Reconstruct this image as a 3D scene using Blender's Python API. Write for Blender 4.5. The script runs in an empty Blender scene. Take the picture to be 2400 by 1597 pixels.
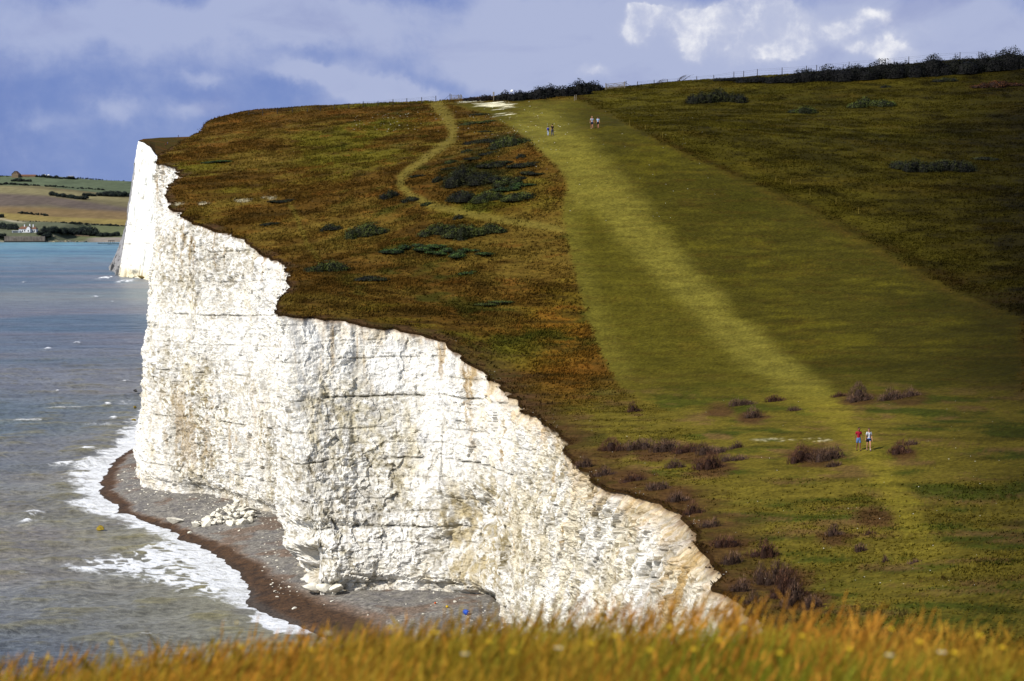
import bpy, bmesh, math, random
import numpy as np
from mathutils import Vector, Matrix
random.seed(7); RNG = np.random.default_rng(11)
C = bpy.context.scene.collection

# ------------------------------------------------------------------ camera
K = 2400/2356.0                  # measurements were taken on a 2356 px wide view of the photograph
F = 4000.0; CX, CY, HOR = 1200.0, 798.5, 482.0
CAM = np.array([0.0, 0.0, 43.5])
PITCH = math.atan((CY-HOR)/F)
cp, sp = math.cos(PITCH), math.sin(PITCH)
def ray(xd, yd):
    a = (np.asarray(xd, float)*K-CX)/F; b = (CY-np.asarray(yd, float)*K)/F
    # camera forward (0,cp,-sp), up (0,sp,cp), right (1,0,0)
    return np.stack([a, cp+b*sp, -sp+b*cp], -1)
def at(xd, yd, d):               # point of the place seen there, d metres north of the viewer
    r = ray(xd, yd); return CAM + r*(np.asarray(d, float)/r[..., 1])[..., None]
def atz(xd, yd, z):
    r = ray(xd, yd); return CAM + r*((z-CAM[2])/r[..., 2])[..., None]
def proj(P):                     # back to measurement coordinates
    q = P-CAM
    dep = q[..., 1]*cp-q[..., 2]*sp; up = q[..., 1]*sp+q[..., 2]*cp
    dep = np.maximum(dep, .1)
    return (q[..., 0]/dep*F+CX)/K, (CY-up/dep*F)/K

# ------------------------------------------------------------------ noise
def _h(ix, iy, iz, seed):
    n = (ix.astype(np.int64)*374761393 + iy.astype(np.int64)*668265263 + iz.astype(np.int64)*2147483647*3 + seed*1274126177) & 0xFFFFFFFF
    n = ((n ^ (n >> 13))*1274126177) & 0xFFFFFFFF
    n = ((n ^ (n >> 15))*2246822519) & 0xFFFFFFFF
    return ((n ^ (n >> 16)) & 0xFFFFFF)/float(0xFFFFFF)
def vn(x, y, seed=0, z=None):
    x = np.asarray(x, float); y = np.asarray(y, float)
    x, y = np.broadcast_arrays(x, y)
    fx, fy = np.floor(x), np.floor(y); tx, ty = x-fx, y-fy
    tx = tx*tx*tx*(tx*(tx*6-15)+10); ty = ty*ty*ty*(ty*(ty*6-15)+10)
    z0 = np.zeros_like(fx)
    a = _h(fx, fy, z0, seed); b = _h(fx+1, fy, z0, seed); c = _h(fx, fy+1, z0, seed); d = _h(fx+1, fy+1, z0, seed)
    return (a*(1-tx)+b*tx)*(1-ty)+(c*(1-tx)+d*tx)*ty          # 0..1
def fbm(x, y, octs=4, seed=0, gain=.5):
    s = 0; a = 1; t = 0
    for k in range(octs):
        s = s+a*(vn(x*2**k+k*17.3, y*2**k-k*9.1, seed+k)-.5)*2; t += a; a *= gain
    return s/t                                                # about -1..1
def vor(x, y, seed=0, jit=.9):                                # cell noise: distance to edge proxy, cell id value, nearest offset
    fx, fy = np.floor(x), np.floor(y); z0 = np.zeros_like(fx)
    d1 = np.full(x.shape, 9.0); d2 = np.full(x.shape, 9.0); cid = np.zeros(x.shape); ox = np.zeros(x.shape); oy = np.zeros(x.shape)
    for i in (-1, 0, 1):
        for j in (-1, 0, 1):
            gx, gy = fx+i, fy+j
            px = gx+.5+(_h(gx, gy, z0, seed)-.5)*jit; py = gy+.5+(_h(gx, gy, z0, seed+31)-.5)*jit
            d = np.hypot(x-px, y-py); m = d < d1
            d2 = np.where(m, d1, np.minimum(d2, d)); cid = np.where(m, _h(gx, gy, z0, seed+77), cid)
            ox = np.where(m, x-px, ox); oy = np.where(m, y-py, oy); d1 = np.where(m, d, d1)
    return d2-d1, cid, ox, oy
def sst(a, b, x): t = np.clip((x-a)/(b-a), 0, 1); return t*t*(3-2*t)
def mix(a, b, t): return a*(1-t)+b*t
def lin(r, g, b, k=1.0):
    f = lambda c: ((c/255+.055)/1.055)**2.4 if c > 10 else c/255/12.92
    return np.array([f(r), f(g), f(b)])*k
def pdist(x, y, pts, closed=False):                           # distance to a polyline
    pts = np.asarray(pts, float); best = np.full(np.shape(x), 1e9)
    n = len(pts)
    for i in range(n if closed else n-1):
        a, b = pts[i], pts[(i+1) % n]; d = b-a; L = max(d@d, 1e-9)
        t = np.clip(((x-a[0])*d[0]+(y-a[1])*d[1])/L, 0, 1)
        best = np.minimum(best, np.hypot(x-a[0]-t*d[0], y-a[1]-t*d[1]))
    return best
def inside(x, y, pts):
    pts = np.asarray(pts, float); r = np.zeros(np.shape(x), bool); n = len(pts)
    for i in range(n):
        x1, y1 = pts[i]; x2, y2 = pts[(i+1) % n]
        c = ((y1 > y) != (y2 > y)) & (x < (x2-x1)*(y-y1)/(y2-y1+1e-12)+x1)
        r ^= c
    return r
def sdist(x, y, pts): d = pdist(x, y, pts, True); return np.where(inside(x, y, pts), d, -d)
def box_blur(a, n, axis):
    k = np.ones(n)/n
    pad = [(0, 0)]*a.ndim; pad[axis] = (n//2, n-1-n//2)
    p = np.pad(a, pad, mode='edge')
    return np.apply_along_axis(lambda v: np.convolve(v, k, 'valid'), axis, p)

# ------------------------------------------------------------------ mesh + material helpers
def link(o, parent=None):
    C.objects.link(o)
    if parent is not None: o.parent = parent
    return o
def mesh_np(name, V, Q, mat, cols=None, smooth=True, parent=None, tris=False):
    me = bpy.data.meshes.new(name); V = np.asarray(V, np.float32).reshape(-1, 3); Q = np.asarray(Q, np.int32)
    k = 3 if tris else 4
    me.vertices.add(len(V)); me.vertices.foreach_set('co', V.ravel())
    me.loops.add(Q.size); me.loops.foreach_set('vertex_index', Q.ravel())
    nf = Q.size//k
    me.polygons.add(nf); me.polygons.foreach_set('loop_start', np.arange(nf, dtype=np.int32)*k)
    try: me.polygons.foreach_set('loop_total', np.full(nf, k, np.int32))
    except Exception: pass
    me.update(calc_edges=True)
    me.polygons.foreach_set('use_smooth', np.full(nf, bool(smooth)))
    if cols is not None:
        for an, cv in (cols.items() if isinstance(cols, dict) else [('col', cols)]):
            cv = np.asarray(cv, np.float32)
            if cv.ndim == 2:
                at_ = me.attributes.new(an, 'FLOAT_COLOR', 'POINT')
                at_.data.foreach_set('color', np.concatenate([cv, np.ones((len(cv), 1), np.float32)], 1).ravel())
            else:
                at_ = me.attributes.new(an, 'FLOAT', 'POINT'); at_.data.foreach_set('value', cv)
    if mat is not None: me.materials.append(mat)
    return link(bpy.data.objects.new(name, me), parent)
def grid_faces(n, m, keep=None):
    i = np.arange(n-1)[:, None]*m+np.arange(m-1)[None, :]
    q = np.stack([i, i+m, i+m+1, i+1], -1).reshape(-1, 4)
    return q if keep is None else q[keep.reshape(-1)]
def tag(o, label=None, cat=None, group=None, kind=None):
    for k, v in (('label', label), ('category', cat), ('group', group), ('kind', kind)):
        if v: o[k] = v
    return o
def thing(name, loc, label, cat, group=None, rz=0):
    o = link(bpy.data.objects.new(name, None)); o.location = loc; o.rotation_euler[2] = rz; o.empty_display_size = .3
    return tag(o, label, cat, group)
def dup(root, loc, rz=0, label=None, group=None, scale=None):
    r = root.copy(); C.objects.link(r); r.location = loc; r.rotation_euler[2] = rz
    if scale is not None: r.scale = scale
    if label: r['label'] = label
    if group: r['group'] = group
    for ch in list(root.children):
        c = ch.copy(); C.objects.link(c); c.parent = r
        for g in list(ch.children):
            e = g.copy(); C.objects.link(e); e.parent = c
    return r

class MB:                                                     # collects shapes for ONE mesh
    def __init__(s): s.bm = bmesh.new()
    def box(s, c, d, rz=0, bev=0, rx=0, ry=0):
        M = Matrix.Translation(c) @ Matrix.Rotation(rz, 4, 'Z') @ Matrix.Rotation(ry, 4, 'Y') @ Matrix.Rotation(rx, 4, 'X') @ Matrix.Diagonal((d[0], d[1], d[2], 1))
        r = bmesh.ops.create_cube(s.bm, size=1, matrix=M)
        if bev:
            es = list({e for v in r['verts'] for e in v.link_edges})
            bmesh.ops.bevel(s.bm, geom=es, offset=bev, segments=1, affect='EDGES')
        return s
    def bar(s, a, b, w, h=None):                              # square bar from a to b
        a, b = Vector(a), Vector(b); d = b-a; L = d.length; h = h or w
        M = Matrix.Translation((a+b)/2) @ d.to_track_quat('Z', 'Y').to_matrix().to_4x4() @ Matrix.Diagonal((w, h, L, 1))
        bmesh.ops.create_cube(s.bm, size=1, matrix=M); return s
    def tube(s, pts, rad, n=6):
        rad = rad if hasattr(rad, '__len__') else [rad]*len(pts); rings = []
        for i, p in enumerate(pts):
            p = Vector(p); t = (Vector(pts[min(i+1, len(pts)-1)])-Vector(pts[max(i-1, 0)])).normalized()
            q = t.to_track_quat('Z', 'Y')
            rings.append([s.bm.verts.new(p+q @ Vector((rad[i]*math.cos(6.2832*k/n), rad[i]*math.sin(6.2832*k/n), 0))) for k in range(n)])
        for a, b in zip(rings, rings[1:]):
            for k in range(n): s.bm.faces.new((a[k], a[(k+1) % n], b[(k+1) % n], b[k]))
        s.bm.faces.new(rings[0][::-1]); s.bm.faces.new(rings[-1]); return s
    def poly(s, pts):
        s.bm.faces.new([s.bm.verts.new(p) for p in pts]); return s
    def ico(s, c, r, sub=2, sc=(1, 1, 1)):
        bmesh.ops.create_icosphere(s.bm, subdivisions=sub, radius=r, matrix=Matrix.Translation(c) @ Matrix.Diagonal((*sc, 1))); return s
    def build(s, name, mat, parent=None, smooth=False):
        me = bpy.data.meshes.new(name); bmesh.ops.recalc_face_normals(s.bm, faces=s.bm.faces); s.bm.to_mesh(me); s.bm.free()
        if smooth: me.polygons.foreach_set('use_smooth', [True]*len(me.polygons))
        me.materials.append(mat); return link(bpy.data.objects.new(name, me), parent)

def nt(name):
    m = bpy.data.materials.new(name); m.use_nodes = True
    t = m.node_tree; b = t.nodes['Principled BSDF']; return m, t, b
def N(t, typ, **kw):
    n = t.nodes.new(typ)
    for k, v in kw.items():
        if k.startswith('i_'):
            key = k[2:]; key = int(key) if key.isdigit() else key
            n.inputs[key].default_value = v
        else: setattr(n, k, v)
    return n
def simple(name, rgb, rough=.7, var=.25, scale=6, bump=0.0, metal=0, spec=.3):
    m, t, b = nt(name); L = t.links.new
    tc = N(t, 'ShaderNodeTexCoord'); nz = N(t, 'ShaderNodeTexNoise', i_Scale=scale, i_Detail=5.0)
    L(tc.outputs['Object'], nz.inputs['Vector'])
    mr = N(t, 'ShaderNodeMapRange', i_1=.3, i_2=.7, i_3=1-var, i_4=1+var); L(nz.outputs['Fac'], mr.inputs[0])
    mx = N(t, 'ShaderNodeMix', data_type='RGBA', blend_type='MULTIPLY'); mx.inputs[0].default_value = 1
    mx.inputs[6].default_value = (*rgb, 1); L(mr.outputs[0], mx.inputs[7]); L(mx.outputs[2], b.inputs['Base Color'])
    b.inputs['Roughness'].default_value = rough; b.inputs['Metallic'].default_value = metal; b.inputs['Specular IOR Level'].default_value = spec
    if bump:
        bp = N(t, 'ShaderNodeBump', i_Strength=bump, i_Distance=.05); L(nz.outputs['Fac'], bp.inputs['Height']); L(bp.outputs[0], b.inputs['Normal'])
    return m
def attrmat(name, scale=(1, 1, 1), s1=3.0, v1=.35, s2=.4, v2=.25, rough=.9, bump=.0, bd=.1, spec=.15, trans=0.0):
    """colour from the mesh attribute 'col', broken up by two noises in object space"""
    m, t, b = nt(name); L = t.links.new
    a = N(t, 'ShaderNodeAttribute', attribute_name='col'); tc = N(t, 'ShaderNodeTexCoord')
    mp = N(t, 'ShaderNodeMapping'); mp.inputs['Scale'].default_value = scale; L(tc.outputs['Object'], mp.inputs[0])
    prev = a.outputs['Color']; first = None
    for s, v in ((s1, v1), (s2, v2)):
        if not v: continue
        nz = N(t, 'ShaderNodeTexNoise', i_Scale=s, i_Detail=6.0, i_Roughness=.65); L(mp.outputs[0], nz.inputs['Vector'])
        first = first or nz
        mr = N(t, 'ShaderNodeMapRange', i_1=.32, i_2=.68, i_3=1-v, i_4=1+v); L(nz.outputs['Fac'], mr.inputs[0])
        mx = N(t, 'ShaderNodeMix', data_type='RGBA', blend_type='MULTIPLY'); mx.inputs[0].default_value = 1
        L(prev, mx.inputs[6]); L(mr.outputs[0], mx.inputs[7]); prev = mx.outputs[2]
    L(prev, b.inputs['Base Color']); b.inputs['Roughness'].default_value = rough; b.inputs['Specular IOR Level'].default_value = spec
    if bump and first:
        bp = N(t, 'ShaderNodeBump', i_Strength=bump, i_Distance=bd); L(first.outputs['Fac'], bp.inputs['Height']); L(bp.outputs[0], b.inputs['Normal'])
    return m
# ------------------------------------------------------------------ the lie of the land
# cliff edge (x, y, distance) and cliff foot, from the near side (right) to the far corner
EDGE = [((1745,1418,88),(4,90)),((1690,1385,93),(4,95)),((1658,1345,97),(4,100)),((1660,1310,101),(4,105)),((1640,1270,105),(4,109)),
 ((1612,1238,109),(3.5,113)),((1607,1215,112),(3.2,116)),((1580,1190,116),(3,120)),((1530,1152,121.5),(2.5,127)),((1470,1135,124.5),(2,132)),
 ((1400,1125,128),(1.5,138)),((1360,1100,133),(1.2,143)),((1320,1060,141),(1,148)),((1300,1020,150),(.8,153)),((1275,990,156),(.6,157)),
 ((1240,960,163),(.4,161)),((1203,952,166.5),(.2,165)),((1200,935,171),'1178,1446'),((1150,885,182),'1150,1430'),((1120,860,187),'1126,1392'),
 ((1060,812,190.5),'1085,1376'),((1020,785,192),'1040,1376'),((980,770,193.5),'980,1366'),((900,758,194.5),'900,1363'),((800,740,194.5),'800,1367'),
 ((720,730,194),'735,1372'),((640,722,193),'690,1364'),((634,714,195),'648,1335'),((645,680,203),'646,1285'),((670,657,210),'652,1256'),
 ((652,625,219),'648,1232'),((660,603,228),'636,1204'),((600,580,236),'598,1190'),((560,550,243),'555,1170'),((500,530,249),'500,1150'),
 ((455,513,255),'440,1139'),((420,495,260),'380,1133'),((388,478,265),'320,1120'),((380,458,269),'309,1106'),((384,440,273),(-60.6,271)),
 ((400,418,283),(-61.0,282)),((418,405,292),(-62.0,293)),((400,385,302),(-63,304)),((362,372,311),(-68,312)),((372,352,322),(-69.5,325)),
 ((400,335,333),(-70,338)),((440,312,348),(-70,352)),((470,292,360),(-69,366)),((478,281,368),(-68.5,374))]
T = []; Ft = []
for tp, ft in EDGE:
    T.append(at(*tp))
    if isinstance(ft, str): q = atz(*[float(v) for v in ft.split(',')], 1.5); Ft.append(q[:2])
    else: Ft.append(ft)
T = np.array(T); Ft = np.array(Ft, float)
print('edge', np.round(T, 1).tolist())
# control points of the ground's height
ctrl = [tuple(p) for p in T]
def cpx(x, y, d): ctrl.append(tuple(at(x, y, d)))
for a in [(1985,1038,129),(1265,314,280),(1370,292,266),(520,271,378),(570,265,381),(680,255,381),(800,248,380),(920,241,378),(1040,234,374),
          (1200,222,373),(1400,204,370),(1550,190,371),(1700,180,372),(1850,168,373),(2000,156,374),(2180,142,375),(2356,132,376),
          (2340,163,345),(2340,240,310),(2340,380,260),(2000,188,345),(2000,262,310),(1700,207,345),(1800,1350,97),(2300,1400,84),(2356,1250,96),(2050,1200,108)]: cpx(*a)
cr = {520:378, 800:380, 1040:374, 1400:370, 1700:372, 2000:374, 2356:376}
for xd, yd, d in [(520,271,378),(800,248,380),(1040,234,374),(1400,204,370),(1700,180,372),(2000,156,374),(2356,132,376)]:
    p = at(xd, yd, d); ctrl.append((p[0]*1.06, p[1]+30, p[2]-2.6)); ctrl.append((p[0]*1.2, p[1]+95, p[2]-18))
ctrl += [(-66,400,56),(-72,450,46),(170,380,86),(230,330,84),(200,200,60),(140,120,40),(150,60,38),(110,20,42),(60,-20,44),(75,60,27),(60,90,25.5)]
ctrl += [(0,0,41.95),(0,3,41.9),(0,6,41.68),(1.2,6,41.75),(2.5,6,41.52),(-2,6,41.49),(0,8.5,41.04),(2.5,8.5,40.86),(-2.5,8.5,40.82),(4.5,6,41.2),(-4,6,41.2),(0,-15,42.6),(12,5,40.9),(-9,4,41.0),(-14,-8,41.1),(0,11,39.7),(0,14,38.4),(10,14,38.0),(-5,14,38.2),
         (4,32,31.8),(25,32,32.5),(9,52,25.6),(40,50,27),(12,72,22.6),(30,72,23.5)]
ctrl = np.array(ctrl, float)
def _u(r2): return np.where(r2 > 1e-12, .5*r2*np.log(np.maximum(r2, 1e-12)), 0)
_S = 100.0
def _fit():
    P = ctrl[:, :2]/_S; n = len(P)
    A = np.zeros((n+3, n+3)); d2 = ((P[:, None]-P[None])**2).sum(-1); A[:n, :n] = _u(d2)+np.eye(n)*2e-4
    A[:n, n] = 1; A[:n, n+1:] = P; A[n, :n] = 1; A[n+1:, :n] = P.T
    return np.linalg.solve(A, np.concatenate([ctrl[:, 2], np.zeros(3)]))
_W = _fit()
def H0(x, y):
    x = np.asarray(x, float); y = np.asarray(y, float); sh = np.broadcast(x, y).shape
    x = np.broadcast_to(x, sh).ravel()/_S; y = np.broadcast_to(y, sh).ravel()/_S
    out = np.empty(x.size); P = ctrl[:, :2]/_S; n = len(P)
    for i in range(0, x.size, 40000):
        xx, yy = x[i:i+40000], y[i:i+40000]
        r2 = (xx[:, None]-P[None, :, 0])**2+(yy[:, None]-P[None, :, 1])**2
        out[i:i+40000] = _u(r2) @ _W[:n] + _W[n]+_W[n+1]*xx+_W[n+2]*yy
    return out.reshape(sh)
def relief(x, y):
    near = sst(14, 60, y)
    return near*(.30*fbm(x/17, y/11, 3, 5)+.13*fbm(x/4.2, y/2.6, 3, 9)) + .03*fbm(x/.9, y/.9, 2, 13)
def G(x, y): return H0(x, y)+relief(np.asarray(x, float), np.asarray(y, float))
def gz(x, y): return float(G(np.array([x]), np.array([y]))[0])
def hit(xd, yd, lo=62, hi=430):                               # where the line of sight meets the land
    ys = np.concatenate([np.arange(lo, hi, .5)]); r = ray(xd, yd); p = CAM+r[None]*(ys/r[1])[:, None]
    h = G(p[:, 0], p[:, 1]); b = np.nonzero(p[:, 2] < h)[0]
    if len(b) == 0:                                           # just over the brow: closest approach
        k = int(np.argmin(p[:, 2]-h)); return np.array([p[k, 0], p[k, 1], h[k]])
    k = b[0]; q = p[k]; return np.array([q[0], q[1], h[k]])

# dense edge and foot curves
def dense(Cn, step):
    Cn = np.asarray(Cn, float); seg = np.linalg.norm(np.diff(Cn[:, :2], axis=0), axis=1)
    s = np.concatenate([[0], np.cumsum(seg)]); return s
pre = np.array([(-40,-40),(-22,-22),(-13,-6),(-9.5,6),(-5,20),(2,38),(9,56),(13,74)], float)
prf = np.array([(-52,-40),(-34,-22),(-25,-6),(-20,6),(-15,20),(-8,38),(0,56),(3,74)], float)
post = np.array([(-70,400),(-80,450)], float); pof = np.array([(-75,402),(-86,452)], float)
T2 = np.concatenate([pre, T[:, :2], post]); F2 = np.concatenate([prf, Ft, pof])
sT = dense(T2, 1)
wS = np.concatenate([np.arange(0, sT[len(pre)], .8), np.arange(sT[len(pre)], sT[len(pre)+len(T)-1], .115), np.arange(sT[len(pre)+len(T)-1], sT[-1], 1.0)])
def rs(P, s): return np.stack([np.interp(s, sT, P[:, k]) for k in range(P.shape[1])], -1)
def smooth_u(P, n): return np.stack([np.convolve(np.pad(P[:, k], n//2, mode='edge'), np.ones(n)/n, 'valid')[:len(P)] for k in range(2)], -1)
Eb = smooth_u(rs(T2, wS), 7); Fb = smooth_u(rs(F2, wS), 31)
tan = np.gradient(smooth_u(Eb*.6+Fb*.4, 61), axis=0); tan /= np.linalg.norm(tan, axis=1)[:, None]+1e-9
NRM = np.stack([-tan[:, 1], tan[:, 0]], -1)                   # towards the sea
nS = len(wS)
wig = .60*fbm(wS/5.5, wS*0+3, 4, 21)+.30*fbm(wS/1.2, wS*0+9, 4, 23, .65)-.75*sst(.12, .45, fbm(wS/2.6, wS*0+5, 3, 25))+.35*np.abs(fbm(wS/3.4, wS*0+15, 2, 27))
wlo = .60*fbm(wS/5.5, wS*0+3, 2, 21); dEdge = np.interp(wS, sT, T2[:, 1]); wig = wlo+(wig-wlo)*(.45+.55*sst(110, 185, dEdge))
E = Eb+NRM*wig[:, None]
Ez = H0(E[:, 0], E[:, 1])+relief(E[:, 0], E[:, 1])
xdE, ydE = proj(np.concatenate([E, Ez[:, None]], 1))

# ------------------------------------------------------------------ cliff
nU = 300
uu = np.linspace(0, 1, nU)
ZB = -2.0
top = np.concatenate([E, (Ez-.12)[:, None]], 1); bot = np.concatenate([Fb, np.full((nS, 1), 1.5)], 1)
Z = top[:, None, 2]*(1-uu)[None]+ZB*uu[None]
uh = (top[:, None, 2]-Z)/(top[:, None, 2]-1.5)                # 0 at the edge, 1 at beach level
lean = .18*uh**.5+.82*uh
X = top[:, None, 0]*(1-lean)+bot[:, None, 0]*lean; Y = top[:, None, 1]*(1-lean)+bot[:, None, 1]*lean
SS = np.broadcast_to(wS[:, None], Z.shape)
hh = top[:, None, 2]-Z                                        # metres below the edge
Zt = Z+.035*(SS-wS[0])                                        # beds dip gently
big = 1.0*fbm(SS/14, Z/30, 3, 41)+.5*fbm(SS/4.5, Z/7, 3, 43)
wa = fbm(SS/1.7, Z/1.7, 3, 51); wb = fbm(SS/1.9, Z/1.5, 3, 52)
ve, vc, vx, vy = vor(SS/2.7+.30*wa, Zt/1.9+.30*wb, 53)
ve2, vc2, vx2, vy2 = vor(SS/1.0+.40*wb, Zt/.72+.40*wa, 57)
ve3, vc3, vx3, vy3 = vor(SS/.50+.5*wa, Zt/.40+.5*wb, 58)
fr = lambda a: a-np.floor(a)
blocks = (vc-.5)*.38+vx*(fr(vc*37.7)-.5)*.95+vy*(fr(vc*91.3)-.2)*.7+(vc2-.5)*.22+vx2*(fr(vc2*37.7)-.5)*.55+vy2*(fr(vc2*91.3)-.2)*.42+(vc3-.5)*.13+vx3*(fr(vc3*37.7)-.5)*.28+vy3*(fr(vc3*91.3)-.2)*.2
fine = .11*fbm(SS/.55, Z/.4, 3, 61, .65)
bed = np.zeros_like(Z); bedn = 0
lv = Zt+.35*fbm(SS/9, Z*0, 3, 67)
for z0, st in ((5.2,.5),(7.9,.9),(11.3,.7),(14.0,.35),(17.2,.8),(20.1,.4),(24.3,.9),(27.6,.5),(31.0,.9),(35.2,.45),(39.4,.8),(44.1,.5),(48.5,.7),(6.6,.35),(9.4,.3),(12.7,.4),(15.6,.3),(18.8,.35),(22.3,.3),(26.0,.35),(29.4,.3),(33.0,.35),(37.2,.3)):
    w = np.exp(-((lv-z0-.12*fbm(SS/1.6, SS*0+z0, 3, 69))/.10)**2)*st*sst(.22, .55, vn(SS/3.6, SS*0+z0, 71))*(.35+.65*vn(SS/.7, SS*0+z0, 72))
    bed = np.maximum(bed, w)
rough = mix(.55, 1.15, vn(SS/9, Z/7, 73))
gul = np.exp(-(np.abs(fbm(SS/6.5+.12*fbm(Z/4, SS/4, 2, 75), Z/60, 2, 77))/.035)**2)*.30*sst(.55, .8, vn(SS/8, Z/12, 79))   # vertical joints
cave = 1.1*sst(4.6, 1.6, Z)*sst(.45, .75, vn(SS/7, SS*0+5, 81)) + .7*sst(3.6, 2.2, Z)
# the big overhung notch beside the nearest corner and the hollow at the foot further right
xdc, ydc = proj(np.stack([X, Y, Z], -1))
def blob(cx, cy, rx, ry): return np.exp(-((xdc-cx)/rx)**4-((ydc-cy)/ry)**4)
hol = 2.4*blob(700, 1300, 52, 34)+1.3*blob(1095, 1385, 55, 22)+1.5*blob(1080, 1215, 75, 75)*sst(0, .5, fbm(SS/3, Z/3, 2, 83)+.5)+.9*blob(740, 1225, 90, 22)
fade = sst(0, 1.2, hh)
wfix = -(wig-wlo)[:, None]*(1-np.exp(-(hh/1.8)**1.5))*(1-lean)
D = (big+(blocks+fine)*rough-.45*bed-gul)*fade-cave-hol+.10*fbm(SS/.5, hh, 2, 85)
# fluted top band of softer chalk
D += wfix
D += .22*np.sin(SS*2.6+2*fbm(SS/3, hh/4, 2, 87))*np.exp(-(hh/2.2)**2)*fade
X = X+NRM[:, None, 0]*D; Y = Y+NRM[:, None, 1]*D
# colour
Dl = blocks*rough+fine
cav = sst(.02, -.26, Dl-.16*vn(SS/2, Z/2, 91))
ex = xdE[:, None]
right = sst(1000, 1300, ex)
white = np.array([.85, .83, .775]); cream = np.array([.70, .62, .44]); ochre = np.array([.50, .32, .11]); olive = np.array([.36, .315, .19]); grey = np.array([.42, .425, .44])
col = np.broadcast_to(white, Z.shape+(3,)).copy()
def lay(c, w): 
    global col
    w = np.clip(w, 0, 1)[..., None]; col = col*(1-w)+c*w
n1 = fbm(SS/3.0, Z/6.0, 5, 93, .62); n2 = fbm(SS/.8, Z/1.1, 4, 95, .6); n3 = fbm(SS/1.1, Z/9, 4, 97, .6); n4 = fbm(SS/14, Z/9, 3, 99)
lay(cream, .7*sst(-.05, .6, n1+.35*n2+.38*right-.14))
fl = fbm(SS/.5+.6*wa, Z/.34, 3, 103, .65); fl2 = fbm(SS/.9, Z/.7, 4, 105, .62)
dirty = sst(-.35, .45, n4+.35*n1+.25*right+.08)
dirty = np.clip(.75*dirty-.08+.6*blob(845, 985, 120, 95)+.8*blob(1075, 1230, 130, 140)+.5*blob(480, 960, 150, 120)+.3*blob(440, 690, 110, 60), 0, 1.35)
lay(olive, .80*sst(.10, .42, fl2*.8+.35*n2-.06)*(.15+.8*dirty))
lay(np.array([.22,.18,.095]), .9*sst(.12, .34, fl+.12*n2)*(.20+.80*dirty))
lay(grey, (.38-.2*right)*sst(.25, .6, fbm(SS/2.2, Z/1.2, 4, 101)))
lay(np.array([.30,.19,.06]), .75*sst(.25, .62, n3+.25*n4)*sst(6+6, 2, hh-6*right))
lay(ochre, (.30+.40*right)*sst(2.0+.6*right, .25, hh-1.8*n3-.8*n2)*sst(640, 700, ex)*.75)
lay(ochre, .30*right*sst(.22, .7, n3+.2*n1))
lay(np.array([.17,.16,.13]), .9*np.clip(bed*1.5, 0, 1))
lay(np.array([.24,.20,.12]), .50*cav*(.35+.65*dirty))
lay(np.array([.19,.165,.11]), .7*gul)
vj = np.exp(-(np.abs(fbm(SS/2.6+.10*fbm(Z/2.5, SS/2, 3, 107), Z/26, 2, 108))/.022)**2)*sst(.5, .75, vn(SS/2.5, Z/5, 109))
lay(np.array([.26,.22,.15]), .6*vj)
xw = xdc
lay(np.array([.42,.34,.18]), .75*blob(1075, 1245, 100, 125)*sst(-.3, .3, n2+n1)); lay(np.array([.46,.41,.27]), .5*blob(845, 985, 120, 95)*sst(-.2, .35, n2+.5*n1))
lay(np.array([.40,.31,.19]), .75*blob(470, 985, 130, 95)*sst(0, .5, n3+.2*n2+.15))
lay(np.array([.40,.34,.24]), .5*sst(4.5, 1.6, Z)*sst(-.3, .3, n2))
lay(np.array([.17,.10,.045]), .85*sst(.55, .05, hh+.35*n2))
col *= (1+.16*n2)[..., None]
# far faces of the second buttress are clean bright chalk
cliff_mat = attrmat('weathered_chalk', (1, 1, 1.25), 4.2, .22, 1.1, .12, .95, .9, .14, .05)
t = cliff_mat.node_tree; L = t.links.new; b = t.nodes['Principled BSDF']; fa_ = N(t, 'ShaderNodeAttribute', attribute_name='dirt'); tc = N(t, 'ShaderNodeTexCoord')
mp = N(t, 'ShaderNodeMapping'); mp.inputs['Scale'].default_value = (1, 1, 1.5); L(tc.outputs['Object'], mp.inputs[0]); prev = b.inputs['Base Color'].links[0].from_socket
for s_, lo, hi, kk in ((2.6, .56, .66, .45), (7.0, .55, .66, .50)):
    nz = N(t, 'ShaderNodeTexNoise', i_Scale=s_, i_Detail=4.0, i_Roughness=.7, i_Distortion=.5); L(mp.outputs[0], nz.inputs['Vector'])
    mr = N(t, 'ShaderNodeMapRange', i_1=lo, i_2=hi, i_3=0, i_4=kk); L(nz.outputs['Fac'], mr.inputs[0])
    mu = N(t, 'ShaderNodeMath', operation='MULTIPLY', use_clamp=True); L(mr.outputs[0], mu.inputs[0]); L(fa_.outputs['Fac'], mu.inputs[1])
    mx = N(t, 'ShaderNodeMix', data_type='RGBA'); L(mu.outputs[0], mx.inputs[0]); L(prev, mx.inputs[6]); mx.inputs[7].default_value = (.24, .19, .105, 1); prev = mx.outputs[2]
L(prev, b.inputs['Base Color'])
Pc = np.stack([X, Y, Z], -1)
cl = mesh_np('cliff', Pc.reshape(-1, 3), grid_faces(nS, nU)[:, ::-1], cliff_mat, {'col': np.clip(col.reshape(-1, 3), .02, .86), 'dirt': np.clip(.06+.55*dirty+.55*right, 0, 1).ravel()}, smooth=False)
tag(cl, kind='structure')

# ------------------------------------------------------------------ grassland above
tt = np.concatenate([[-.22, -.15, 0], np.cumsum(np.concatenate([np.full(30, .14), np.full(60, .28), np.full(150, .42), np.full(150, .62), np.full(80, 1.5), np.full(40, 3.0)]))])
nP = int(np.searchsorted(wS, sT[len(pre)]+3)); gS = np.unique(np.concatenate([np.arange(0, nP), np.arange(nP, nS, 4), [nS-1]]))
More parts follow.
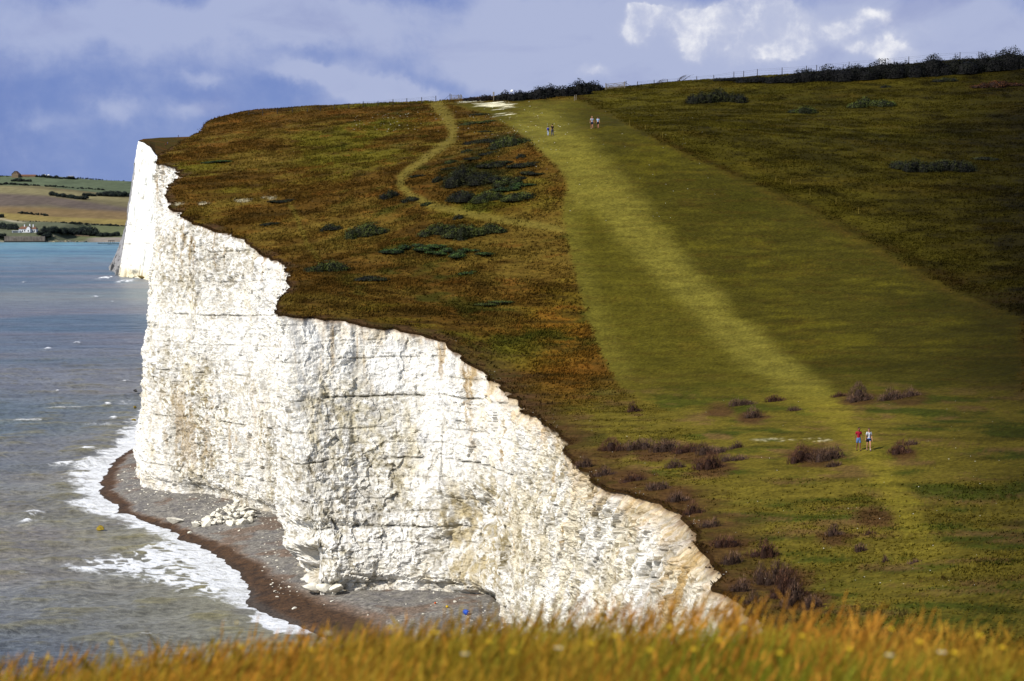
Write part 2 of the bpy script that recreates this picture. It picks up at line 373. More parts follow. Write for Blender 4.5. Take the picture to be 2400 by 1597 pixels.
# ground starts with the same wavy edge and relaxes inland; sweep direction fixed
VD = np.array([.72, .694])
k = np.exp(-np.maximum(tt, 0)/2.5)[None, :, None]
Es, Ew = smooth_u(Eb, 301)[gS], E[gS]
Es = smooth_u(Eb, 121)[gS]
Gp = Ew[:, None]*k+Es[:, None]*(1-k)+VD[None, None]*tt[None, :, None]
neg = np.minimum(tt, 0)
Gp[:, :3] = Ew[:, None]+NRM[gS][:, None]*(-neg[:3])[None, :, None]
gx, gy = Gp[..., 0], Gp[..., 1]
gzv = H0(gx, gy)+relief(gx, gy)
gzv[:, 0] -= .16; gzv[:, 1] -= .03
xd, yd = proj(np.stack([gx, gy, gzv], -1))
# ---- what grows where (measured on the ground as seen from the viewpoint, then fixed to the ground)
def wob(a, sc, seed): return a*fbm(gx/sc, gy/sc, 3, seed)
strip_l = [(1030,238),(1120,262),(1180,296),(1230,335),(1268,368),(1296,400),(1306,428),(1296,455),(1292,500),(1302,545),(1318,610),(1340,690),(1362,770),(1400,850),(1440,905),(1520,935)]
strip_r = [(2356,735),(2200,672),(2100,618),(2020,572),(1930,520),(1800,455),(1700,412),(1600,366),(1500,318),(1420,272),(1350,240),(1318,226)]
dS = sdist(xd+wob(5, 3, 110), yd+wob(3, 3, 111), strip_l+[(1700,1100),(2356,1100)]+strip_r)
sw_m = 8+22*sst(1550, 2050, xd); mown = sst(-1, 1, (dS+8*sst(1400, 1700, xd)*fbm(gx/2.2, yd/6, 3, 154))/sw_m)*sst(220, 240, yd+wob(4, 5, 108))
bright = [(1240,300),(1290,350),(1340,395),(1400,455),(1480,545),(1560,640),(1640,720),(1730,800),(1830,880),(1920,950),(1985,1030),(2045,1110),(2095,1200),(2140,1320)]
dB = pdist(xd, yd, bright); wB = np.interp(yd, [300, 420, 700, 900, 1050, 1250], [78, 60, 44, 46, 36, 46])
brt = sst(1.35, .25, (dB+wob(16, 6, 112)+6*fbm(gx/1.5, yd/7, 3, 153))/wB)*sst(1370, 1140, yd)
leftedge = sst(60, 8, pdist(xd, yd, [(1312,440),(1303,520),(1322,610),(1350,690),(1378,770),(1420,850)]))*.45
path = [(1006,243),(1030,270),(1042,300),(1040,322),(1000,350),(945,388),(922,410),(922,428),(945,450),(985,470),(1060,490),(1150,506),(1240,519),(1312,532)]
dP = pdist(xd+wob(4, 2.5, 114), yd, path); wP = np.interp(yd, [240, 300, 420, 540], [17, 12, 10, 9]) 
pth = sst(1.4, .4, dP/wP)
pth2 = sst(8, 2, pdist(xd+wob(5, 3, 116), yd, [(668,470),(690,520),(705,560),(735,600)]))*.5
valley = sst(-60, 60, yd-np.interp(xd, [1100,1300,1450,1700,2000,2356], [1010,935,900,905,890,905])+wob(18, 5, 118))
dE = np.broadcast_to(np.maximum(tt, 0)[None], gx.shape)
righth = sst(-10, 14, -sdist(xd, yd, [(900,-400)]+strip_l[:1]+strip_r[::-1]+[(2356,1600),(300,1600),(300,-400)])) * 0
above_r = sst(-8, 8, np.interp(xd, [p[0] for p in strip_r[::-1]], [p[1] for p in strip_r[::-1]])-yd)*sst(1290, 1330, xd)
c = lambda r, g, b: lin(r, g, b, 1/1.3)
rust, tan_, drk = c(86,61,22), c(106,87,36), c(54,42,15)
Cg = np.broadcast_to(rust, gx.shape+(3,)).copy()
def layg(cc, w):
    global Cg
    w = np.clip(w, 0, 1)[..., None]; Cg = Cg*(1-w)+cc*w
f1 = fbm(gx/11, gy/8, 4, 120); f2 = fbm(gx/3.4, yd/6.5, 4, 122, .6); f3 = fbm(gx/1.0, gy/.7, 3, 124); f4 = fbm(gx/26, gy/20, 3, 126)
layg(tan_, .8*sst(-.1, .5, f1+.4*f2))
layg(c(96,88,26), .85*sst(0, .55, f4+.35*f2+.5*np.exp(-((xd-830)/170)**2-((yd-360)/75)**2)-.12))
layg(c(100,64,25), .7*sst(.15, .5, f2+.5*fbm(gx/7, gy/4, 2, 128)-.1))
layg(c(126,80,26), .8*np.exp(-((xd-1290)/95)**2-((yd-800)/110)**2)*sst(-.2, .4, f2+.1))
layg(c(84,82,26), .75*sst(.05, .5, fbm(gx/5, gy/3, 3, 130)+.2)*np.exp(-((xd-1150)/160)**2-((yd-780)/60)**2))
layg(drk, .6*sst(.1, .6, -f2-.4*f1))
layg(c(40,56,16), .55*sst(.35, .7, fbm(gx/5, gy/3, 3, 132)+.1)*sst(600, 900, xd))
for gx0, gy0, gwx, gwy, gk in ((1095,405,95,42,1.0),(1150,320,45,16,.8),(1060,535,85,20,.7),(1000,582,120,12,.6),(850,535,50,18,.5),(760,622,45,16,.5),(1110,350,60,14,.6)):
    layg(c(30,36,15), .85*gk*sst(.25, .75, np.exp(-((xd-gx0)/gwx)**2-((yd-gy0)/gwy)**2)+.45*f2+.3*fbm(gx/1.6, gy/1.2, 3, 150)-.05))
# right-hand pasture
layg(c(84,76,25), above_r)
layg(c(100,92,32), above_r*.7*sst(-.05, .5, f1+.5*f2))
layg(c(88,68,25), above_r*.35*sst(.1, .55, fbm(gx/9, gy/5, 3, 134)+.35*f2-.05))
layg(c(56,50,16), above_r*.6*sst(.0, .6, -f2-.3*f1+.1))
layg(c(46,46,14), above_r*.5*sst(0, .5, f4))
layg(c(60,42,14), above_r*.75*sst(34, 10, pdist(xd, yd, [(1330,236),(1480,310),(1640,390),(1800,462),(1960,540),(2100,612),(2240,670),(2356,705)])-0)*sst(-.35, .3, f2))
layg(c(92,84,24), above_r*.5*sst(22, 4, pdist(xd, yd, [(1400,250),(1560,318),(1700,385),(1850,448),(2000,520),(2150,585)])))
# mown strip
mc = np.broadcast_to(c(74,69,24), gx.shape+(3,)).copy()
mc = mix(mc, c(60,58,17), (.7*sst(-.1, .6, f1+.5*f2))[..., None]); mc = mix(mc, c(90,84,24), (.6*sst(.1, .6, -f1+.5*f2))[..., None])
mid = sst(20, -60, xd-np.interp(yd, [300,420,560,700,800,920], [1360,1400,1530,1680,1790,1960]))
mc = mix(mc, c(90,84,29), (mid*.75)[..., None]); mc = mix(mc, c(118,111,50), np.clip(brt*1.0+leftedge, 0, 1)[..., None])
mc = mc*(1+.25*f2)[..., None]; mc = mix(mc, c(84,58,26)[None, None], (.22*sst(.15, .5, fbm(gx/4, yd/4.5, 4, 145)))[..., None])
w = mown[..., None]; Cg = Cg*(1-w)+mc*w
# valley floor
vc_ = np.broadcast_to(c(100,90,36), gx.shape+(3,)).copy()
vc_ = mix(vc_, c(52,64,21), (.8*sst(.04, .38, fbm(gx/5.5, yd/17, 4, 136, .58)))[..., None])
vc_ = mix(vc_, c(104,82,54), (.8*sst(.08, .42, fbm(gx/3.6, yd/15, 4, 138, .6)-.04))[..., None])
vc_ = mix(vc_, c(118,108,40), (.8*brt)[..., None]); vc_ = mix(vc_, c(60,56,20), (.5*sst(.1, .6, -f2))[..., None])
vc_ = mix(vc_, c(40,54,16), (.7*np.exp(-((xd-2000)/260)**2-((yd-1390)/70)**2)*sst(-.3, .3, f1+f2))[..., None])
shc = 0
for sx_, sy_, sw_ in ((1660,945,45),(1730,960,45),(1980,915,60),(2090,915,55),(1410,1040,50),(1500,1042,60),(1600,1048,60),(1640,1075,60),(1870,1052,75),(2080,1045,40),(1800,1330,90),(1850,1385,70),(1690,1250,50),(1700,1345,45),(1920,1240,55),(1450,1100,60),(1560,1140,60),(2010,1190,60)):
    shc = np.maximum(shc, np.exp(-((xd-sx_)/sw_)**2-((yd-sy_)/(sw_*.42))**2))
vc_ = mix(vc_, c(78,56,38), (.9*sst(.3, .75, shc+.35*f2+.25*fbm(gx/1.4, yd/5, 3, 152)))[..., None])
w = valley[..., None]; Cg = Cg*(1-w)+vc_*w
# trodden path, chalk scar, bare soil along the edge
layg(c(112,98,44), pth*.85*(1-mown)); layg(c(104,92,36), pth2*(1-mown))
soil = sst(1.15, .05, (dE+2.6*f2+1.5*fbm(gx/5, gy/3, 2, 143))/np.interp(wS[gS], [0, np.interp(9, np.arange(len(sT)), sT), sT[len(pre)+5], sT[len(pre)+19], sT[len(pre)+23], sT[len(pre)+26], sT[-1]], [3, 5.5, 6.0, 5.5, 1.8, .7, .6])[:, None])
layg(c(86,62,42), soil*.85); layg(c(48,32,18), soil*.7*sst(-.1, .5, f3+f2)); layg(c(70,62,26), soil*.7*sst(.0, .5, fbm(gx/2, gy/1.2, 3, 142)))
layg(c(40,26,14), sst(.22, .05, dE)*.8)
sc_ = sst(.68, .95, fbm(gx/3.5, gy/1.2, 4, 140)*.8+1.0*np.exp(-((xd-1130)/50)**2-((yd-240)/7)**2)+.75*np.exp(-((xd-1165)/42)**2-((yd-258)/16)**2)+.55*np.exp(-((xd-1065)/38)**2-((yd-236)/4)**2))
layg(np.array([.66,.63,.56])*(1+.35*f2)[..., None], sc_*sst(225, 232, yd)*sst(330, 290, yd)*sst(1000, 1040, xd)*sst(1270, 1230, xd))
for sx, sy, sr in ((395,470,40),(470,468,22),(560,462,26),(618,456,22),(1780,1012,60),(1880,1012,40)):   # chalky scrapes
    layg(np.array([.5,.45,.36]), .65*sst(-.15, .35, f3*.7+f2*.5)*sst(.35, .8, np.exp(-((xd-sx)/sr)**2-((yd-sy)/5)**2)))
# cloud shadow and vignette painted into the turf colour towards the far right
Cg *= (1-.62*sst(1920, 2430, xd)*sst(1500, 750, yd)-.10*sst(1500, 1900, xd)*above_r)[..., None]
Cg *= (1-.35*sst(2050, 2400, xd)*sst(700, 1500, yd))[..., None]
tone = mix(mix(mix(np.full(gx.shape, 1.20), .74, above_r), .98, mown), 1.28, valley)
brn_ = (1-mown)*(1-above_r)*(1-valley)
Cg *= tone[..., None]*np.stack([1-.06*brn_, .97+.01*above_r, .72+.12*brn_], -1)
f5 = fbm(gx/2.4, yd/3.0, 4, 144, .64)
Cg *= np.clip(1+.30*f2*(1-.5*mown)+.15*f3*(1-.5*mown)+.28*f5*(1-.35*mown), .35, 2)[..., None]
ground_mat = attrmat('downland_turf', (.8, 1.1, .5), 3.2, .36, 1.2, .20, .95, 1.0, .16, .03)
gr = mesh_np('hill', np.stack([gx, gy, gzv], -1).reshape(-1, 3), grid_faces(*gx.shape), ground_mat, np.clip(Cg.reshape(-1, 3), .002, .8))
tag(gr, kind='structure')
GCOL = (xd, yd, gx, gy, gzv, Cg, mown, valley, above_r, soil, pth, brt)
# ------------------------------------------------------------------ beach
shore_px = [(318,1020),(262,1060),(234,1098),(230,1138),(282,1182),(370,1216),(430,1242),(500,1282),(540,1310),(562,1345),(575,1385),(612,1412),(665,1440),(720,1462)]
SH = np.array([atz(x, y, 0.0)[:2] for x, y in shore_px])
SHX = np.concatenate([[(-92,470),(-80,402),(-74,345)], SH, [(-14,158),(-11,135),(-11,110),(-13,80),(-24,45),(-34,15),(-52,-20),(-70,-45)]])
land = np.concatenate([SHX, [(200,-45),(200,470)]])
bx, by = np.meshgrid(np.arange(-84, 12, .32), np.arange(60, 400, .32), indexing='ij')
jx = bx+.10*fbm(bx/.7, by/.7, 2, 201); jy = by
sd = sdist(bx+.9*fbm(bx/5, by/5, 3, 203), by+.9*fbm(bx/5, by/5, 3, 204), land)
bz = np.where(sd < 0, sd*.16, 2.1*(1-np.exp(-sd/9.0)))+.10*np.sin(sd*.9+fbm(bx/6, by/6, 2, 205))*sst(1, 6, sd)*.7+.07*fbm(bx/1.3, by/1.3, 3, 206)
keep = (sd > -7) & (sd < 34); keep = keep[:-1, :-1]
bX, bY = proj(np.stack([bx, by, bz], -1))
f = fbm(bx/2.4, by/2.4, 4, 208); f2b = fbm(bx/.8, by/.8, 3, 210)
shing = c(142,137,128)*1.05; wetb = c(86,62,40); brn = c(122,100,82); drkw = c(50,36,24)
bc = np.broadcast_to(shing, bx.shape+(3,)).copy()
def layb(cc, w):
    global bc
    w = np.clip(w, 0, 1)[..., None]; bc = bc*(1-w)+cc*w
layb(c(98,95,95), .8*sst(-.2, .5, f2b+.3*f))
layb(brn, .75*sst(.1, .45, fbm(bx/4.5, by/4.5, 3, 212)+.25*f2b-.12+.35*np.exp(-((bX-590)/70)**2-((bY-1225)/35)**2)+.35*np.exp(-((bX-440)/60)**2-((bY-1150)/12)**2)))
wd = np.interp(bY, [1020, 1100, 1200, 1300, 1340, 1400], [1.8, 2.3, 1.9, 3.1, 5.0, 7.0])
layb(brn, sst(1.25, .85, (sd+.8*f)/wd)*.8)
layb(wetb, sst(1.0, .7, (sd+1.0*f+.3*f2b)/wd)); layb(drkw, sst(-.1, .45, f2b+.5*f)*sst(1.0, .6, (sd+1.0*f)/wd)*.85)
layb(c(92,88,84), sst(1.6, .2, sd)*sst(1330, 1380, bY)*.6); layb(c(60,50,40), sst(1.2, 0, sd)*.6)
bc *= np.clip(1+.30*f2b+.35*fbm(bx/.36, by/.36, 2, 214), .3, 2)[..., None]
beach_mat = attrmat('shingle', (1, 1, 1), 3.4, .62, 1.3, .25, .85, .8, .12, .25)
bo = mesh_np('beach', np.stack([jx, jy, bz], -1).reshape(-1, 3), grid_faces(*bx.shape, keep), beach_mat, np.clip(bc.reshape(-1, 3), .004, .7))
tag(bo, kind='structure')

# ------------------------------------------------------------------ sea
dist = [60.0]
while dist[-1] < 2300: dist.append(dist[-1]*(1.0024 if dist[-1] < 420 else 1.0036 if dist[-1] < 900 else 1.007))
while dist[-1] < 30000: dist.append(dist[-1]*1.08)
dist = np.array(dist)
tz = np.concatenate([np.linspace(-6, -.62, 26), np.linspace(-.60, -.40, 24), np.linspace(-.398, -.10, 300), np.linspace(-.09, .6, 24)])
sx = tz[None]*dist[:, None]; sy = np.broadcast_to(dist[:, None], sx.shape)
SD = np.full(sx.shape, -400.0); m = (sx > -260) & (sx < 60) & (sy < 520)
SD[m] = sdist(sx[m], sy[m], land)
off = -SD                                                     # metres off the waterline
# swell lines come in towards the beach and bend round the shallows
amp = sst(1500, 260, dist)[:, None]
ph = off*.34+1.6*fbm(sx/26, sy/26, 3, 220)
near = np.exp(-np.maximum(off, 0)/45)
far_ph = (sx*.5-sy*.86)
sz = (.20*near*(np.maximum(np.sin(ph), -.4)**1)*sst(-2, 5, off)
      + amp*(.12*np.sin(far_ph*.52+2.2*fbm(sx/30, sy/30, 2, 222))+.10*np.sin((sx*.2-sy*.98)*.93+3*fbm(sx/17, sy/17, 2, 224)))
      + amp*(.34*fbm(sx/6.5, sy/2.8, 3, 226)+.16*fbm(sx/1.9, sy/1.0, 2, 228))*sst(900, 300, dist)[:, None])
sz *= sst(-3, 7, off)*.92+.08
sxd, syd = proj(np.stack([sx, sy, sz], -1))
# colour of the water
q = lambda r, g, b: lin(r, g, b, 1.0)
wcol = np.broadcast_to(q(124,128,134), sx.shape+(3,)).copy()*.62
def lays(cc, w):
    global wcol
    w = np.clip(w, 0, 1)[..., None]; wcol = wcol*(1-w)+cc*w
st = fbm(sx/60, sy/18, 3, 230); st2 = fbm(sx/140, sy/55, 3, 232)
lays(q(132,122,116)*.62, sst(-.1, .5, st)*.75); lays(q(84,112,124)*.62, sst(.0, .5, st2)*.7)
lays(q(120,170,178)*.66, sst(900, 1900, sy)*.9*sst(-.6, .3, st+.3)); lays(q(92,128,146)*.62, sst(1000, 1300, sy)*sst(.0, .5, fbm(sx/220, sy/60, 3, 234))*.8)
lays(q(146,152,136)*.64, np.exp(-((sy-820)/90)**2)*.6)
lays(q(146,144,116)*.66, np.exp(-np.maximum(off, 0)/16)*sst(1030, 1200, syd)*.95*sst(-.7, .2, fbm(sx/9, sy/9, 3, 236)+.2)); lays(q(140,136,120)*.64, np.exp(-np.maximum(off, 0)/40)*.5)
lays(q(84,98,112)*.55, sst(1350, 1560, syd)*sst(10, 28, off)*.8)
lays(q(140,132,84)*.62, sst(.1, .3, sz)*np.exp(-np.maximum(off, 0)/60)*.7)
wcol *= np.clip(1+.30*fbm(sx/13, sy/4.2, 4, 260, .6)+.16*fbm(sx/3.6, sy/1.5, 3, 262)-.55*np.gradient(sz, axis=0)/(dist*.0024)[:, None]*sst(900, 300, dist)[:, None], .45, 1.7)[..., None]  # random streaks, plus light and dark wave slopes painted into the colour
# foam
r1 = fbm(sx/2.2, sy/2.2, 4, 240, .6); r2 = fbm(sx/6, sy/6, 3, 242); r3 = fbm(sx/.7, sy/.7, 3, 244)
rid = 1-np.abs(fbm(sx/2.4+.5*r1, sy/1.3, 3, 246, .6))*3.2
wf = np.interp(syd, [960, 1020, 1110, 1160, 1200, 1230, 1300, 1370, 1400, 1460], [3.5, 5.0, 4.5, 5.5, 2.8, 2.4, 5.5, 4.0, 1.4, 1.0])
foam = 1.1*sst(1.6, .15, (off+2.6*r2+1.6*r1)/wf)*sst(-3.5, -1.0, off)*(.72+.5*sst(-.3, .3, rid-.2+r3*.6))
def pb(cx, cy, rx, ry): return np.exp(-((sxd-cx)/rx)**2-((syd-cy)/ry)**2)
sheet = 1.3*np.clip(1.1*pb(405,1298,190,44)+1.1*pb(500,1330,95,52)+.8*pb(430,1255,70,20)+.55*pb(240,1303,110,13)+1.0*pb(210,1095,80,30)+.9*pb(250,1168,80,20)+.45*pb(250,975,110,9)+.5*pb(285,925,40,14)+.45*pb(300,1005,40,12)+.35*pb(620,1415,30,16), 0, 1)
foam = np.maximum(foam, 1.1*sheet*sst(.05, .95, rid*.75+.45*r2+.45*sheet-.08))
br = 0
for (bxp, byp, brx, bry) in ((165,1068,75,6),(212,1058,28,7),(75,1188,34,12),(60,1200,18,7),(245,932,14,3),(220,683,12,2),(290,878,10,2),(160,880,9,2),(260,963,12,3),(110,803,18,2),(258,695,7,1.5),(178,790,10,2.5),(55,650,6,1.2),(245,640,30,3.5),(290,648,28,4),(130,900,10,2),(200,1033,30,4),(330,640,30,3)):
    br = np.maximum(br, pb(bxp, byp+.08*(bxp-sxd), brx, bry))
sz = sz+.55*br*(.6+.6*r1)
foam = np.maximum(foam, 1.2*br*sst(-.25, .35, r1+.3*r3+.15))
foam = np.maximum(foam, .9*sst(.66, .8, vn(sx/7, sy/3.2, 250))*sst(.6, .75, vn(sx/24, sy/24, 252))*sst(.05, .3, sz)*.8)
foam = np.clip(foam, 0, 1)
sz = sz+.12*foam*(.5+.8*r1)
fk = m[:-1, :-1] & (SD[:-1, :-1] > 9) & (SD[1:, 1:] > 9)
sm, t, b = nt('sea_water'); L = t.links.new
a = N(t, 'ShaderNodeAttribute', attribute_name='col'); fa = N(t, 'ShaderNodeAttribute', attribute_name='foam'); tc = N(t, 'ShaderNodeTexCoord')
mp = N(t, 'ShaderNodeMapping'); mp.inputs['Scale'].default_value = (1, 1.7, 1); L(tc.outputs['Object'], mp.inputs[0])
n1_ = N(t, 'ShaderNodeTexNoise', i_Scale=.9, i_Detail=6.0, i_Roughness=.6); L(mp.outputs[0], n1_.inputs['Vector'])
n2_ = N(t, 'ShaderNodeTexNoise', i_Scale=2.2, i_Detail=5.0, i_Roughness=.7, i_Distortion=.6); L(mp.outputs[0], n2_.inputs['Vector'])
sm1 = N(t, 'ShaderNodeMath', operation='MULTIPLY_ADD'); sm1.inputs[1].default_value = 1.1; sm1.inputs[2].default_value = -.55; L(n2_.outputs['Fac'], sm1.inputs[0])
ad = N(t, 'ShaderNodeMath', operation='ADD'); L(fa.outputs['Fac'], ad.inputs[0]); L(sm1.outputs[0], ad.inputs[1])
gate = N(t, 'ShaderNodeMapRange', interpolation_type='SMOOTHSTEP', i_1=.34, i_2=1.05); L(ad.outputs[0], gate.inputs[0])
ff = N(t, 'ShaderNodeMapRange', i_1=.02, i_2=.2); L(fa.outputs['Fac'], ff.inputs[0])
fm = N(t, 'ShaderNodeMath', operation='MULTIPLY'); L(gate.outputs[0], fm.inputs[0]); L(ff.outputs[0], fm.inputs[1])
vr = N(t, 'ShaderNodeMapRange', i_1=.35, i_2=.65, i_3=.62, i_4=1.36); L(n1_.outputs['Fac'], vr.inputs[0])
mx = N(t, 'ShaderNodeMix', data_type='RGBA', blend_type='MULTIPLY'); mx.inputs[0].default_value = 1; L(a.outputs['Color'], mx.inputs[6]); L(vr.outputs[0], mx.inputs[7])
m2 = N(t, 'ShaderNodeMix', data_type='RGBA'); L(fm.outputs[0], m2.inputs[0]); L(mx.outputs[2], m2.inputs[6]); m2.inputs[7].default_value = (.74, .76, .78, 1)
L(m2.outputs[2], b.inputs['Base Color'])
wcol *= 1.22
rr = N(t, 'ShaderNodeMapRange', i_3=.32, i_4=.9); L(fm.outputs[0], rr.inputs[0]); L(rr.outputs[0], b.inputs['Roughness'])
b.inputs['IOR'].default_value = 1.33; b.inputs['Specular IOR Level'].default_value = .26
bp = N(t, 'ShaderNodeBump', i_Strength=.9, i_Distance=.55); L(n1_.outputs['Fac'], bp.inputs['Height']); L(bp.outputs[0], b.inputs['Normal'])
so = mesh_np('sea', np.stack([sx, sy, sz], -1).reshape(-1, 3), grid_faces(*sx.shape, ~fk)[:, ::-1], sm, {'col': wcol.reshape(-1, 3), 'foam': foam.ravel()})
tag(so, kind='structure')

# ------------------------------------------------------------------ the headland beyond
ht = [(318,325,1085),(324,327,1072),(331,329,1060),(338,334,1050),(345,338,1042),(350,346,1030),(357,356,1018),(368,366,1000),(420,400,960),(500,470,900)]
hf = [(272,637),(284,638),(297,639),(310,641),(322,642),(334,643),(343,645),(352,647),(420,655),(500,668)]
HT = np.array([at(*p) for p in ht]); HF = np.array([atz(*p, 0.) for p in hf])
# the darker flank round the point, running away from us
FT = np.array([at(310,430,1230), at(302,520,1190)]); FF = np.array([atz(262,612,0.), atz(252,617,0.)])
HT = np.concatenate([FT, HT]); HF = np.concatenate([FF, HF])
sh_ = np.concatenate([[0], np.cumsum(np.linalg.norm(np.diff(HF[:, :2], axis=0), axis=1))]); su = np.arange(0, sh_[-1], .6); nU2 = 170
ri = lambda P: np.stack([np.interp(su, sh_, P[:, k]) for k in range(3)], -1)
tH, fH = ri(HT), ri(HF); vv = np.linspace(0, 1.03, nU2)[None, :, None]
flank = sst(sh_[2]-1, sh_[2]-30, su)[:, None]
bow = (.30*vv**.6+.70*vv**1.6)
HP = tH[:, None]*(1-bow)+fH[:, None]*bow; HP[..., 2] = tH[:, None, 2]*(1-vv[..., 0])+fH[:, None, 2]*vv[..., 0]
s2 = np.broadcast_to(su[:, None], HP.shape[:2]); z2 = HP[..., 2]
dh = 2.4*fbm(s2/16, z2/40, 4, 301)+1.3*fbm(s2/4, z2/6, 4, 303)+.8*(vor(s2/5, z2/4, 305)[1]-.5)
dh -= 1.5*np.exp(-(fbm(s2/9, z2/80, 2, 307)/.06)**2)
dh -= 2.5*sst(6, 1, z2)*sst(.5, .7, vn(s2/9, s2*0, 309))
dh *= sst(0, .05, vv[..., 0])*.85+.15
HP[..., 1] -= dh; HP[..., 0] -= dh*.55
hc = np.broadcast_to(white*1.0, HP.shape).copy()
w = (sst(.15, .6, fbm(s2/6, z2/5, 5, 311, .65))*.5)[..., None]; hc = hc*(1-w)+np.array([.45,.42,.34])*w
w = (np.exp(-((z2-14-.03*s2)/.5)**2)*.6*sst(.35, .5, vn(s2/14, z2*0, 313)))[..., None]; hc = hc*(1-w)+np.array([.2,.18,.15])*w
w = (sst(10, 2, z2+2*fbm(s2/5, z2/3, 3, 315))*.6)[..., None]; hc = hc*(1-w)+np.array([.62,.52,.28])*w
w = (flank*(.92))[..., None]; hc = hc*(1-w)+(np.array([.21,.21,.225])*(1+.35*fbm(s2/4, z2/4, 4, 317))[..., None])*w  # shade on the flank, painted in as dark grey chalk
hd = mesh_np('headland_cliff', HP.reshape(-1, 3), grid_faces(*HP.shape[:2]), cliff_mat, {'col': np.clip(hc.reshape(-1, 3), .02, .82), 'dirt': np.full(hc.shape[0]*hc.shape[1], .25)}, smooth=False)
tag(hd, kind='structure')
sky_l = [(310,345,1240),(305,340,1225),(318,325.5,1092),(330,321,1130),(345,320,1150),(368,318,1160),(400,317,1168),(430,316,1172),(500,312,1185),(600,305,1200)]
SL = np.array([at(*p) for p in sky_l]); SL = np.concatenate([SL, SL[-1:]+[60, 20, 2], SL[-1:]+[120, 40, 2]])
tH0 = ri(HT); SLr = np.stack([np.interp(np.linspace(0, 1, len(su)), np.linspace(0, 1, len(SL)), SL[:, k]) for k in range(3)], -1)
# match by picture column so that the lip and the brow run together
xT = proj(HT)[0]; xS = proj(SL)[0]; xs_ = proj(tH0)[0]
SLr = np.stack([np.interp(xs_, np.maximum.accumulate(xS[2:]), SL[2:, k]) for k in range(3)], -1)
i0 = int(np.searchsorted(su, sh_[2])); tL = tH0[i0:].copy(); SLr = SLr[i0:]
wv = np.linspace(0, 1, 60)[None, :, None]; HL = tL[:, None]*(1-wv)+SLr[:, None]*wv
HL[..., 2] += .35*fbm(HL[..., 0]/6, HL[..., 1]/6, 3, 321)*sst(0, .1, wv[..., 0])*sst(1, .9, wv[..., 0])+.3
bk = HL[:, -1:] + np.array([0, 200, -25]); HL = np.concatenate([HL, bk], 1)
lc = np.broadcast_to(c(74,62,24), HL.shape).copy(); w = sst(-.2, .4, fbm(HL[..., 0]/20, HL[..., 1]/20, 3, 323))[..., None]; lc = lc*(1-w)+c(96,66,26)*w
w = (sst(.08, .0, np.broadcast_to(np.concatenate([wv[0, :, 0], [1.]])[None], HL.shape[:2])))[..., None]*.8; lc = lc*(1-w)+c(52,36,20)*w
tag(mesh_np('headland', HL.reshape(-1, 3), grid_faces(*HL.shape[:2]), ground_mat, lc.reshape(-1, 3)), kind='structure')

# ------------------------------------------------------------------ the far side of the bay
fxv = np.linspace(-1250, 500, 360); fyv = np.concatenate([np.linspace(1985, 2140, 60), np.linspace(2145, 3200, 190), np.linspace(3250, 5200, 12)])
fx, fy = np.meshgrid(fxv, fyv, indexing='ij')
def far_h(x, y):
    xp = x/y*4000/K+CX/K                                      # column the point lies in, only used to tilt the skyline
    top = 94-9*sst(80, 360, xp)+2*sst(150, 60, np.abs(xp-60)); u = (y-2030)/(3020-2030)
    prof = np.where(u < 0, u*60, np.where(u < .06, u*75, 4.5+(top-4.5)*np.clip((u-.06)/.94, 0, 1)**.90))
    prof = np.where(u > 1, top-(u-1)*55, prof)
    ter = sst(-650, -607, x)*sst(-535, -556, x)*(sst(2036, 2040, y)*6.3+sst(2044, 2062, y)*3.0)*sst(2330, 2120, y)
    return prof+ter+1.2*fbm(x/120, y/120, 3, 330)*sst(.05, .25, u)
fz = far_h(fx, fy)
fX, fY = proj(np.stack([fx, fy, fz], -1))
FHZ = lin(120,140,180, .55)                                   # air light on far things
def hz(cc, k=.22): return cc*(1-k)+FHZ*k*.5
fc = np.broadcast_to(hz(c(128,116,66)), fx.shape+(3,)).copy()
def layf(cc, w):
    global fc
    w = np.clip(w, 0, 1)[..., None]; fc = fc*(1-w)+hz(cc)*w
yl = lambda pts: np.interp(fX, [p[0] for p in pts], [p[1] for p in pts])
hedge_top = [(0,424),(60,428),(160,438),(300,462)]
layf(c(106,116,72), sst(1.5, -1.5, fY-yl([(0,427),(90,428),(160,436),(300,452)])))
layf(c(150,138,84), sst(-2, 2, fY-yl([(0,428),(160,440),(300,458)]))*sst(2, -2, fY-yl([(0,447),(90,449),(300,466)])))
layf(c(112,94,76), sst(-6, 4, fY-yl([(0,446),(110,452),(300,480)]))*sst(8, -8, fY-yl([(0,478),(110,474),(300,498)]))*.85)
layf(c(150,120,62), sst(-5, 5, fY-yl([(0,476),(110,478),(300,488)]))*.8)
layf(c(166,144,64), sst(-1.5, 1.5, fY-yl([(0,489),(100,498),(300,506)]))*sst(3, -3, fY-yl([(0,506),(150,512),(300,520)])))
layf(c(106,108,68), sst(-2, 2, fY-yl([(0,507),(150,512),(300,520)])))
layf(c(120,124,64), sst(-2, 2, fY-yl([(150,518),(300,522)]))*sst(160, 200, fX)*.7)
layf(c(170,158,138), sst(-1.5, 1.5, fY-yl([(0,556),(170,552),(215,547),(300,546)]))*sst(190, 215, fX)); layf(c(150,142,120), sst(-1, 1, fY-555)*sst(215, 190, fX))
layf(c(196,186,150), sst(2.2, .8, np.abs(fY-yl([(-20,499),(0,503),(25,509),(60,513)])))*sst(62, 50, fX))
fc *= (1+.14*fbm(fx/30, fy/120, 4, 340)+.06*fbm(fx/8, fy/30, 2, 342))[..., None]
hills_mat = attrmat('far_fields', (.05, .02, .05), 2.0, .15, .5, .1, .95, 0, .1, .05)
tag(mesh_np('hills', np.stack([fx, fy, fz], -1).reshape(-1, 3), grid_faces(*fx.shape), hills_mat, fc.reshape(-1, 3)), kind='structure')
def fgz(x, y): return float(far_h(np.array([float(x)]), np.array([float(y)]))[0])
